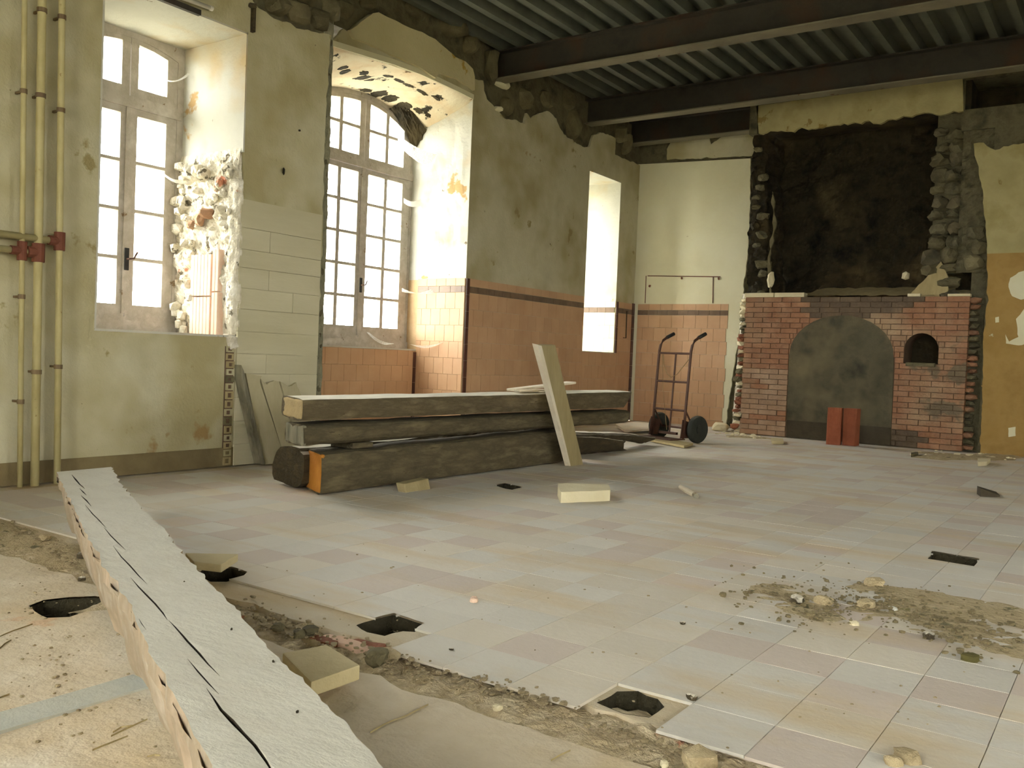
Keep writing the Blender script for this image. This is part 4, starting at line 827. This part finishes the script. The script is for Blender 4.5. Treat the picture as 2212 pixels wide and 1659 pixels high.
# ------------------------------------------------------------------ hand truck
Rt = Vector((-3.787, 8.56, 0)); La = Vector((.95, -.31, 0)).normalized(); Ba = Vector((.31, .95, 0)).normalized(); U = Vector((0, 0, 1))
ht = thing('hand_truck', Rt - La * .22, 'brown steel two-wheeled hand truck standing upright by the back wall', 'hand truck')
tp = lambda l, b, z: Rt - La * .44 + La * l + Ba * b + U * z
for l in (0, .44):
    mk('side_rail', MB().tube([tp(l, 0, .045), tp(l, .02, .35), tp(l, .05, .80), tp(l, .06, .94), tp(l, .075, 1.0), tp(l, .11, 1.05), tp(l, .17, 1.085), tp(l, .24, 1.115)], .014, 10), TRUCK, ht, smooth=True)
    mk('grip', MB().tube([tp(l, .165, 1.083), tp(l, .27, 1.128)], .019, 10), BLACKM, ht, smooth=True)
    b = tp(l, .0, .06); s = 1 if l else -1
    mk('axle_plate', MB().hexa([tp(l - .004, -.045, .05), tp(l - .004, .085, .05), tp(l - .004, .13, .20), tp(l - .004, -.02, .24)], [tp(l + .004, -.045, .05), tp(l + .004, .085, .05), tp(l + .004, .13, .20), tp(l + .004, -.02, .24)]), TRUCK, ht)
    mk('brace', MB().tube([tp(l, .02, .33), tp(l, .156, .14)], .009, 8), TRUCK, ht)
    c = tp(l + s * .047, .156, .142)
    wh = MB(); n = 28; prof = [(.04, -.028), (.085, -.03), (.125, -.034), (.137, -.022), (.139, -.012), (.142, -.010), (.142, .010), (.139, .012), (.137, .022), (.125, .034), (.085, .03), (.04, .028)]
    wv = [c + La * w + (Ba * math.cos(2 * math.pi * k / n) + U * math.sin(2 * math.pi * k / n)) * r for k in range(n) for r, w in prof]; m = len(prof)
    wh.add(wv, [(k * m + i, k * m + i + 1, ((k + 1) % n) * m + i + 1, ((k + 1) % n) * m + i) for k in range(n) for i in range(m - 1)])
    wo = mk('wheel', wh, RUBBER, ht, smooth=True); hb = MB().tube([c - La * .036, c + La * .036], .045, 16).tube([c - La * .018, c + La * .018], .09, 20); mk('hub', hb, RUBBER, wo)
mk('axle', MB().tube([tp(-.02, .156, .142), tp(.46, .156, .142)], .011, 8), TRUCK, ht)
for z in (.915, .62, .33): mk('crossbar', MB().tube([tp(0, .06 * z, z), tp(.44, .06 * z, z)], .011, 8), TRUCK, ht)
mk('lower_crossbar', MB().box((-.5, -.5, -.5), (.5, .5, .5)) and MB().hexa([tp(.10, .0, .075), tp(.34, .0, .075), tp(.34, .03, .075), tp(.10, .03, .075)], [tp(.10, .0, .10), tp(.34, .0, .10), tp(.34, .03, .10), tp(.10, .03, .10)]), TRUCK, ht)
mk('centre_bar', MB().tube([tp(.24, .055, .915), tp(.24, .01, .10)], .010, 8), TRUCK, ht)
mk('toe_plate', MB().hexa([tp(-.01, -.20, .032), tp(.45, -.20, .032), tp(.45, .02, .032), tp(-.01, .02, .032)], [tp(-.01, -.20, .042), tp(.45, -.20, .042), tp(.45, .02, .042), tp(-.01, .02, .042)]), TRUCK, ht)
mk('cord', MB().tube([tp(.06, .055, .90), tp(.10, .03, .80), tp(.17, .01, .70), tp(.24, .0, .665), tp(.31, .01, .70), tp(.38, .04, .80), tp(.42, .06, .86)], .004, 5).tube([tp(.05, .055, .90), tp(.12, .02, .50), tp(.22, -.01, .12)], .003, 5), WIRE, ht, label='thin hanging cord')

# ------------------------------------------------------------------ loose boards, blocks and bricks on the floor
def board_px(name, L, z, t, mat, label, cat, group=None, bv=.003):
    pts = [F(x, y, z) for x, y in L]; mb = MB().slab([(p.x, p.y) for p in pts], [], lambda u, v, w: Vector((u, v, z + w)), t)
    return mk(name, mb, mat, label=label, cat=cat, group=group)
board_px('flat_board', [(1350, 930), (1410, 929), (1500, 936), (1480, 938), (1545, 927), (1376, 911), (1330, 914)][0:1] + [(1412, 926), (1425, 916), (1378, 910), (1330, 916)], .05, .022, PLANKL, 'wide pale board lying behind the broken log', 'board')
board_px('flat_board', [(1478, 963), (1497, 957), (1424, 944), (1404, 949)], .03, .022, PLANK, 'narrow board under the toe of the hand truck', 'board')
mk('board_prop', MB().box((-4.75, 9.6, 0), (-4.55, 9.75, .028)), PLANK, label='thin batten under the wide pale board', cat='batten')
def block(L, z0, z1, mat, label, name='stone_block', cat='block', **k):
    pts = [F(x, y, z0) for x, y in L]; return mk(name, MB().beam([p for p in pts], [p + Vector((0, 0, z1 - z0)) for p in pts], nl=3, m=5, jit=.004, seed=3, endj=.002, rnd_=.04), mat, label=label, cat=cat, **k)
block([(1209, 1087), (1319, 1082), (1314, 1068), (1203, 1066)], 0, .062, STONEP, 'pale wedge-shaped block lying on the floor in front of the stack')
wd = [F(2118, 1073), F(2160, 1074), F(2152, 1066), F(2110, 1067)]
mk('wooden_wedge', MB().hexa([wd[0], wd[1], wd[2], wd[3]], [wd[0] + U * .055, wd[1] + U * .012, wd[2] + U * .012, wd[3] + U * .055]), DARKPL, label='small dark wedge alone on the floor before the right wall', cat='wedge')
st = thing('chisel', F(1490, 1062), 'short pale stick with a shiny metal end on the bare floor', 'tool')
a, b = F(1470, 1052, .016), F(1500, 1069, .016); mk('handle', MB().tube([a, a.lerp(b, .5), b], [.014, .018, .016], 8), PLANKL, st); mk('metal_end', MB().tube([b, b + (b - a) * .14], .016, 10), surf('shiny_metal', h(190, 188, 170), h(200, 198, 184), 4, rough=.25, metal=.9, bump=0), st)
def hbrick(px, py, ang, label, lean=0):
    p = F(px, py); t = thing('hollow_clay_brick', p, label, 'hollow brick', 'standing hollow bricks'); c, s = math.cos(ang), math.sin(ang)
    w, d, hh = .135, .15, .40
    def fr(u, v, q): u -= w / 2; v -= d / 2; return p + Vector((u * c - v * s, u * s + v * c, hh + q))
    holes = [[(a, b), (a + .031, b), (a + .031, b + .056), (a, b + .056)] for a in (.012, .052, .092) for b in (.014, .080)]
    n = 9; out_ = [(0, 0)]
    def edge(x0, y0, x1, y1):
        o = []
        for i in range(n):
            for f, dd in ((i / n + .02, 0), (i / n + .03, .003), ((i + 1) / n - .03, .003), ((i + 1) / n - .02, 0)):
                X = x0 + (x1 - x0) * f; Y = y0 + (y1 - y0) * f; nx, ny = (y1 - y0), -(x1 - x0); L = math.hypot(nx, ny); o.append((X + nx / L * dd, Y + ny / L * dd))
        return o
    out_ = edge(0, 0, w, 0) + edge(w, 0, w, d) + edge(w, d, 0, d) + edge(0, d, 0, 0)
    mk('block_body', MB().slab(out_, holes, fr, hh), HOLLOW, t)
hbrick(1801, 960, .12, 'orange hollow clay brick standing on end, the left one before the arch')
hbrick(1837, 962, -.03, 'darker hollow clay brick standing on end, the right one before the arch')
# slabs by the trench
def tslab(L, zz_, t, label, mat=SLABM, name='paving_slab', pr=None):
    pts = [F(x, y, z) for (x, y), z in zip(L, zz_)]; return mk(name, MB().hexa([p - U * t for p in pts], pts), mat, label=label, cat='slab', group='loose slabs by the trench', bevel=.004)
tslab([(672, 1473), (778, 1436), (706, 1392), (610, 1410)], (.05, .062, .06, .04), .036, 'thick buff slab sticking out from under the big timber beside the trench')
tslab([(478, 1220), (515, 1196), (400, 1194), (418, 1213)], (.05, .06, .06, .05), .028, 'thin buff slab over the dark hole beside the big timber')

# ------------------------------------------------------------------ the big foreground timber
bt = thing('squared_timber', (-2.2, 1.4, .05), 'huge split grey timber running out of the lower left foreground', 'timber')
ZTm = .27
TL = [F(x, y, ZTm).xy for x, y in ((122, 1020), (160, 1095), (190, 1160), (236, 1240), (278, 1302), (321, 1398), (347, 1447), (412, 1571), (458, 1656))]
TRr = [F(x, y, ZTm).xy for x, y in ((240, 1008), (262, 1045), (300, 1090), (350, 1140), (375, 1168), (405, 1205), (460, 1265), (510, 1315), (560, 1375), (620, 1437), (690, 1505), (760, 1580), (830, 1659))]
d0 = (TL[-1] - TL[0]).normalized()
TL.append(TL[-1] + d0 * .9); TRr.append(TRr[-1] + d0 * .9)
outl = rag([tuple(p) for p in TL], .006, .025, False, 51, 14) + rag([tuple(p) for p in TRr[::-1]], .007, .02, False, 52, 16)
def crackpoly(L, w):
    P = [Vector(F(x, y, ZTm).xy) for x, y in L]; A = []; Bq = []
    for i, p in enumerate(P):
        t = (P[min(i + 1, len(P) - 1)] - P[max(i - 1, 0)]).normalized(); nn = Vector((-t.y, t.x)); ww = .55 * w * math.sin(math.pi * (i + .15) / (len(P) - .7)) * (1 + .4 * nz((i * 3.1, w * 900, 0)))
        A.append(tuple(p + nn * ww)); Bq.append(tuple(p - nn * ww))
    return A + Bq[::-1]
cracks = [crackpoly(L, w) for L, w in (
    ([(155, 1026), (164, 1036), (172, 1045), (183, 1056)], .006), ([(172, 1055), (180, 1063), (187, 1070)], .004), ([(175, 1070), (186, 1082), (197, 1094)], .004),
    ([(184, 1091), (200, 1110), (215, 1126), (230, 1142)], .0036), ([(224, 1140), (240, 1158), (256, 1174), (272, 1190)], .0032),
    ([(244, 1180), (262, 1202), (280, 1222), (300, 1245), (318, 1262)], .0034), ([(282, 1248), (300, 1268), (318, 1288), (335, 1305), (352, 1324), (362, 1338)], .0042),
    ([(364, 1338), (378, 1352), (395, 1372), (405, 1384), (430, 1412), (450, 1436), (475, 1462)], .0042), ([(405, 1424), (428, 1452), (452, 1480), (473, 1500)], .0026),
    ([(446, 1489), (462, 1510), (478, 1532), (500, 1556), (525, 1584), (550, 1612), (575, 1650), (600, 1690)], .0055), ([(300, 1335), (306, 1345), (316, 1358)], .0016))]
def frT(u, v, w):
    return Vector((u, v, ZTm + w + (.004 * fz((u, v, 0), 5, 3) if w > -.1 else 0)))
tm = MB().slab(outl, cracks, frT, .035, inner=.03, jit=.002, back=False, hside=False)
mk('top_face', tm, OAKB, bt)
cw = MB()
for L in cracks:
    n = len(L); cw.add([frT(p[0], p[1], 0) for p in L] + [frT(p[0], p[1], -.03) for p in L], [(i, (i + 1) % n, n + (i + 1) % n, n + i) for i in range(n)])
mk('crack', cw, CRACK, bt)
# body under the split top
n0 = len(TL); ba = []
cl = [tuple(p) for p in TL] + [tuple(p) for p in TRr[::-1]]
cc = Vector((0, 0))
def body(mb):
    lo = rag([tuple(p) for p in TL], .010, .03, False, 51, 9); hi = rag([tuple(p) for p in TRr[::-1]], .010, .03, False, 53, 9); L = lo + hi; n = len(L); rows_ = 9; vs = []
    cen = lambda p: Vector((p[0], p[1]))
    for r in range(rows_ + 1):
        q = r / rows_
        for i, p in enumerate(L):
            P = Vector((p[0], p[1], 0)); nrm = Vector((.417, .909, 0)) * (1 if i >= len(lo) else -1)
            off = .006 * fz((p[0], p[1], q * .25), 4, 7) + .004 * fz((p[0], p[1], q * .25), 22, 2) - .04 * q - .03 * max(0, q - .8) - .008 * (q > .02)
            vs.append(P + nrm * off + U * (ZTm - .012 - (.195) * q))
    fs = [(r * n + i, r * n + (i + 1) % n, (r + 1) * n + (i + 1) % n, (r + 1) * n + i) for r in range(rows_) for i in range(n)]
    mb.add(vs, fs); return mb
mk('beam_body', body(MB()), OAKB, bt)
NN = Vector((.417, .909)) * .062
mk('core', MB().slab([tuple(p + NN) for p in TL] + [tuple(p - NN) for p in TRr[::-1]], [], lambda u, v, w: Vector((u, v, ZTm - .032 + w)), .12), CRACK, bt)
for k, (px, py) in enumerate(((398, 1258), (500, 1360), (642, 1540), (590, 1430))):
    p = F(px, py, ZTm); mk('nail', MB().rock(p + U * .001, (.002, .002, .003), k + 2), SOOT, bt)
mk('packing_block', MB().box((-1.09, .86, .0), (-1.0, .95, .064)), OAKN, label='dark packing block under the near end of the big split timber', cat='packing block', bevel=.003)
mk('packing_block', MB().box((-3.47, 1.99, -.005), (-3.38, 2.06, .064)), OAKN, label='dark packing block under the far end of the big split timber', cat='packing block', bevel=.003)

# ------------------------------------------------------------------ debris
def heap(name, L, hgt, mat, label, seed, grid=.035, base=-.012):
    pts = [F(x, y).xy for x, y in L]; x0 = min(p.x for p in pts) - .1; x1 = max(p.x for p in pts) + .1; a0 = min(p.y for p in pts) - .1; a1 = max(p.y for p in pts) + .1; poly = [tuple(p) for p in pts]
    def dist(p):
        d = 9
        for i in range(len(poly)):
            A = Vector(poly[i]); B_ = Vector(poly[(i + 1) % len(poly)]); t = max(0, min(1, (p - A).dot(B_ - A) / (B_ - A).length_squared)); d = min(d, (p - A - (B_ - A) * t).length)
        return d if inside(tuple(p), poly) else -d
    def fn(a, b):
        p = Vector((x0 + (x1 - x0) * a, a0 + (a1 - a0) * b)); d = dist(p); q = Vector((p.x, p.y, 0)); e = max(0, min(1, .5 + d / .22))
        return Vector((p.x, p.y, base + e * (.006 + hgt * (.8 + .9 * fz(q, 3, seed)) + .4 * hgt * fz(q, 11, seed + 2) + .004 * fz(q, 30, seed)) - .01 * (1 - e)))
    return mk(name, MB().grid(fn, int((x1 - x0) / grid), int((a1 - a0) / grid)), mat, label=label, cat='dirt', kind='stuff', smooth=True)
heap('sand_drift', [(1545, 1268), (1640, 1246), (1800, 1240), (1990, 1262), (2212, 1300), (2300, 1330), (2300, 1480), (2150, 1480), (2040, 1400), (1900, 1370), (1760, 1352), (1640, 1325)], .009, SAND, 'long drift of sandy dirt and grit across the right of the floor', 3)
heap('sand_drift', [(0, 1125), (80, 1145), (150, 1180), (185, 1205), (150, 1212), (90, 1185), (0, 1152)], .02, SAND, 'strip of orange sand along the trench left of the big timber', 5, .03, -.008)
heap('sand_drift', [(1890, 1622), (1950, 1618), (1985, 1640), (1960, 1665), (1900, 1655)], .02, SAND, 'small crumbling heap at the bottom edge right of the trench', 8, .02)
heap('sand_drift', [(1585, 940), (1700, 946), (1690, 951), (1560, 945), (1540, 932)], .016, SAND, 'grit along the foot of the fireplace near the hand truck', 12, .05)
heap('sand_drift', [(1960, 975), (2120, 980), (2212, 985), (2212, 996), (2050, 996), (1950, 988)], .018, SAND, 'grit along the foot of the fireplace by the right wall', 13, .05)
def scatter(name, label, spots, n, smin, smax, mat, zf=0.0):
    mb = MB()
    for k in range(n):
        L, w = rnd.choice(spots) if not isinstance(spots, tuple) else spots
        i = rnd.randrange(len(L) - 1); t = rnd.random(); x = L[i][0] + (L[i + 1][0] - L[i][0]) * t; y = L[i][1] + (L[i + 1][1] - L[i][1]) * t + rnd.gauss(0, w)
        p = F(x + rnd.gauss(0, w), min(y, 1700))
        if p.y > YC - .06 or p.x < P1 + .1: continue
        s = smin * (smax / smin) ** (rnd.random() ** 2.2); mb.rock((p.x, p.y, zf + s * .25), (s, s * rnd.uniform(.6, 1), s * .55), k, 1 if s > .012 else 1, .3)
    mk(name, mb, mat, label=label, cat='rubble', kind='stuff')
scatter('rubble', 'crumbled mortar bits lying along the trench', [([(520, 1310), (640, 1365), (800, 1410), (900, 1450)], 14), ([(880, 1440), (1060, 1485), (1200, 1535), (1400, 1600), (1560, 1655)], 12)], 420, .003, .011, PEB)
scatter('rubble', 'grit and pebbles spread over the sand drift', [([(1570, 1280), (1750, 1285), (1900, 1300), (2060, 1340), (2212, 1400)], 26), ([(1700, 1330), (1900, 1300), (2100, 1390)], 22)], 620, .003, .014, PEBD, .006)
scatter('rubble', 'tiny crumbs scattered over the open floor', [([(600, 1200), (1000, 1300), (1500, 1350), (2100, 1600)], 110), ([(40, 1250), (100, 1400), (250, 1580)], 70)], 200, .0025, .006, PEB)
scatter('rubble', 'sand crumbs beside the trench left of the big timber', [([(20, 1140), (120, 1180), (180, 1240)], 8)], 70, .004, .014, PEB)
scatter('rubble', 'brick crumbs at the foot of the fireplace', [([(1550, 935), (1640, 942)], 3), ([(1970, 980), (2120, 985), (2190, 992)], 3)], 90, .012, .03, STONEP)
SD = [  # px, py, half sizes in m, material, label
    (97, 1163, .022, PEB, 'brown mortar lump on the sand left of the big timber'), (180, 1203, .024, OAKD, 'dark lump against the left foot of the big timber'), (177, 1250, .012, OAKD, 'small dark stone between the big timber and the round hole'),
    (670, 1365, .022, STONE, 'dark grey lump at the upper end of the trench'), (645, 1372, .020, STONE, 'flat dark lump beside the upper end of the trench'), (600, 1358, .018, STONE, 'grey-brown lump in the trench close to the big timber'),
    (815, 1425, .034, STONE, 'large grey mortar chunk in the trench beside the thick slab'), (840, 1418, .026, PEB, 'buff chunk just right of the large chunk in the trench'),
    (1075, 1530, .012, STONEP, 'small pale pebble along the near edge of the trench'), (1495, 1508, .013, OAKD, 'dark pebble right of the broken tile hole'), (1510, 1648, .034, PEB, 'jagged chunk at the bottom edge where the trench leaves the picture'), (1435, 1652, .010, STONEP, 'white pebble left of the jagged chunk'),
    (1888, 1264, .035, PEB, 'pale peaked lump at the top of the sand drift'), (1722, 1300, .026, OAKD, 'dark flat scrap on the left of the sand drift'), (1780, 1302, .028, SAND, 'sandy lump in the middle of the sand drift'), (1872, 1308, .030, SAND, 'sandy lump below the pale peak'),
    (1929, 1317, .014, REVEAL, 'bright white chip on the sand drift'), (1845, 1348, .014, STONEP, 'cream chip at the lower edge of the sand drift'), (2005, 1376, .020, OAKD, 'dark stone in the right half of the sand drift'), (2095, 1425, .024, LEAFY, 'olive scrap near the right end of the sand drift'),
    (1475, 1346, .009, OAKD, 'tiny dark crumb on the bare tiles left of the sand drift'), (1960, 1640, .026, PEB, 'brown lump on the small heap at the bottom edge'), (1930, 1648, .018, SAND, 'sandy lump on the small heap at the bottom edge'),
    (1024, 1297, .016, PINKB, 'pinkish chip alone on the floor above the second hole'), (975, 1402, .006, OAKD, 'tiny dark pebble on the tiles above the trench')]
for k, (px, py, s, m, lb) in enumerate(SD):
    p = F(px, py + 2); mk('rubble_stone', MB().rock((p.x, p.y, s * .32), (s, s * .8, s * .6), k + 300, 2, .3), m, label=lb, cat='stone')
# terracotta remains standing in the trench
for k, (px, py, w_, m) in enumerate(((765, 1392, .075, PINKB), (728, 1378, .05, PINKB), (700, 1384, .04, BRICKR), (795, 1392, .06, BRICKR), (830, 1404, .05, BRICKR), (680, 1380, .04, PEB))):
    p = F(px, py, -.01); mk('brick_remnant', MB().beam([(p.x - w_, p.y - .018, -.06), (p.x + w_, p.y - .018, -.06), (p.x + w_, p.y + .018, -.06), (p.x - w_, p.y + .018, -.06)], [(p.x - w_, p.y - .018, -.008), (p.x + w_, p.y - .018, -.008), (p.x + w_, p.y + .018, -.008), (p.x - w_, p.y + .018, -.008)], nl=3, m=4, jit=.006, seed=k, rnd_=.1), m, floor)
board_px('brick_chip', [(1668, 953), (1693, 953), (1691, 947), (1666, 946)], .035, .032, SLABM, 'flat brick chip on the floor before the fireplace arch', 'brick')
board_px('brick_chip', [(1968, 981), (1984, 980), (1983, 976), (1968, 977)], .03, .028, STONE, 'small grey chip at the foot of the fireplace under the oven mouth', 'brick')
board_px('brick_chip', [(2113, 998), (2132, 997), (2140, 990), (2112, 990)], .04, .038, STONEP, 'broken pale chip on the grit by the right wall', 'brick')
mk('rubble_stone', MB().rock(BW(1563, 930, YC + .2)[0:1] + (YC + .1, .05), (.12, .09, .055), 400, 2, .25), STONEP, label='pale plaster lump at the foot of the fireplace, near the hand truck', cat='stone')

# ------------------------------------------------------------------ cobwebs
def web(L, label, th=.0012):
    pts = [Vector(p) for p in L]; mb = MB(); n = 14
    def cat(a, b, s): return lambda u, v: (a[0].lerp(a[1], u)).lerp(b[0].lerp(b[1], u), v) + Vector((0, 0, -s * 4 * u * (1 - u)))
    mb.grid(cat((pts[0], pts[1]), (pts[2], pts[3]), .03), n, 6); mb.grid(lambda u, v: cat((pts[0], pts[1]), (pts[2], pts[3]), .03)(u, v) + Vector((th, th, 0)), n, 6)
    mk('cobweb', mb, WEB, label=label, cat='cobweb', group='cobwebs in the windows')
def wl(px, py, X): y, z = LW(px, py, X); return (X, y, z)
web([wl(868, 622, -6.52), (-6.2, 7.43, wl(930, 622, -6.2)[2] - .05), wl(868, 630, -6.52), (-6.25, 7.43, 1.5)], 'cobweb stretched from the second window frame to its tiled reveal')
web([wl(872, 428, -6.52), (-6.45, 7.43, 2.47), wl(872, 438, -6.52), (-6.45, 7.43, 2.40)], 'cobweb halfway up the second window beside its reveal')
web([wl(880, 742, -6.45), (-6.05, 7.43, .94), wl(893, 746, -6.45), (-6.15, 7.43, .90)], 'cobweb hanging low over the sill of the second window')
web([wl(792, 718, -6.52), wl(835, 745, -6.45), wl(797, 718, -6.52), wl(852, 742, -6.45)], 'crumpled cobweb on the sill under the second window handle')
web([wl(858, 290, -6.5), (-6.25, 7.43, 2.93), wl(860, 312, -6.5), (-6.35, 7.43, 2.80)], 'large dusty cobweb in the upper corner of the second window')
web([wl(352, 372, -5.6), (-5.56, 3.9, 1.97), wl(352, 378, -5.6), (-5.5, 3.9, 1.93)], 'cobweb across the middle of the first window frame')
web([wl(355, 170, -5.6), (-5.58, 3.9, 2.70), wl(355, 173, -5.6), (-5.55, 3.9, 2.69)], 'thin cobweb beside the top light of the first window')
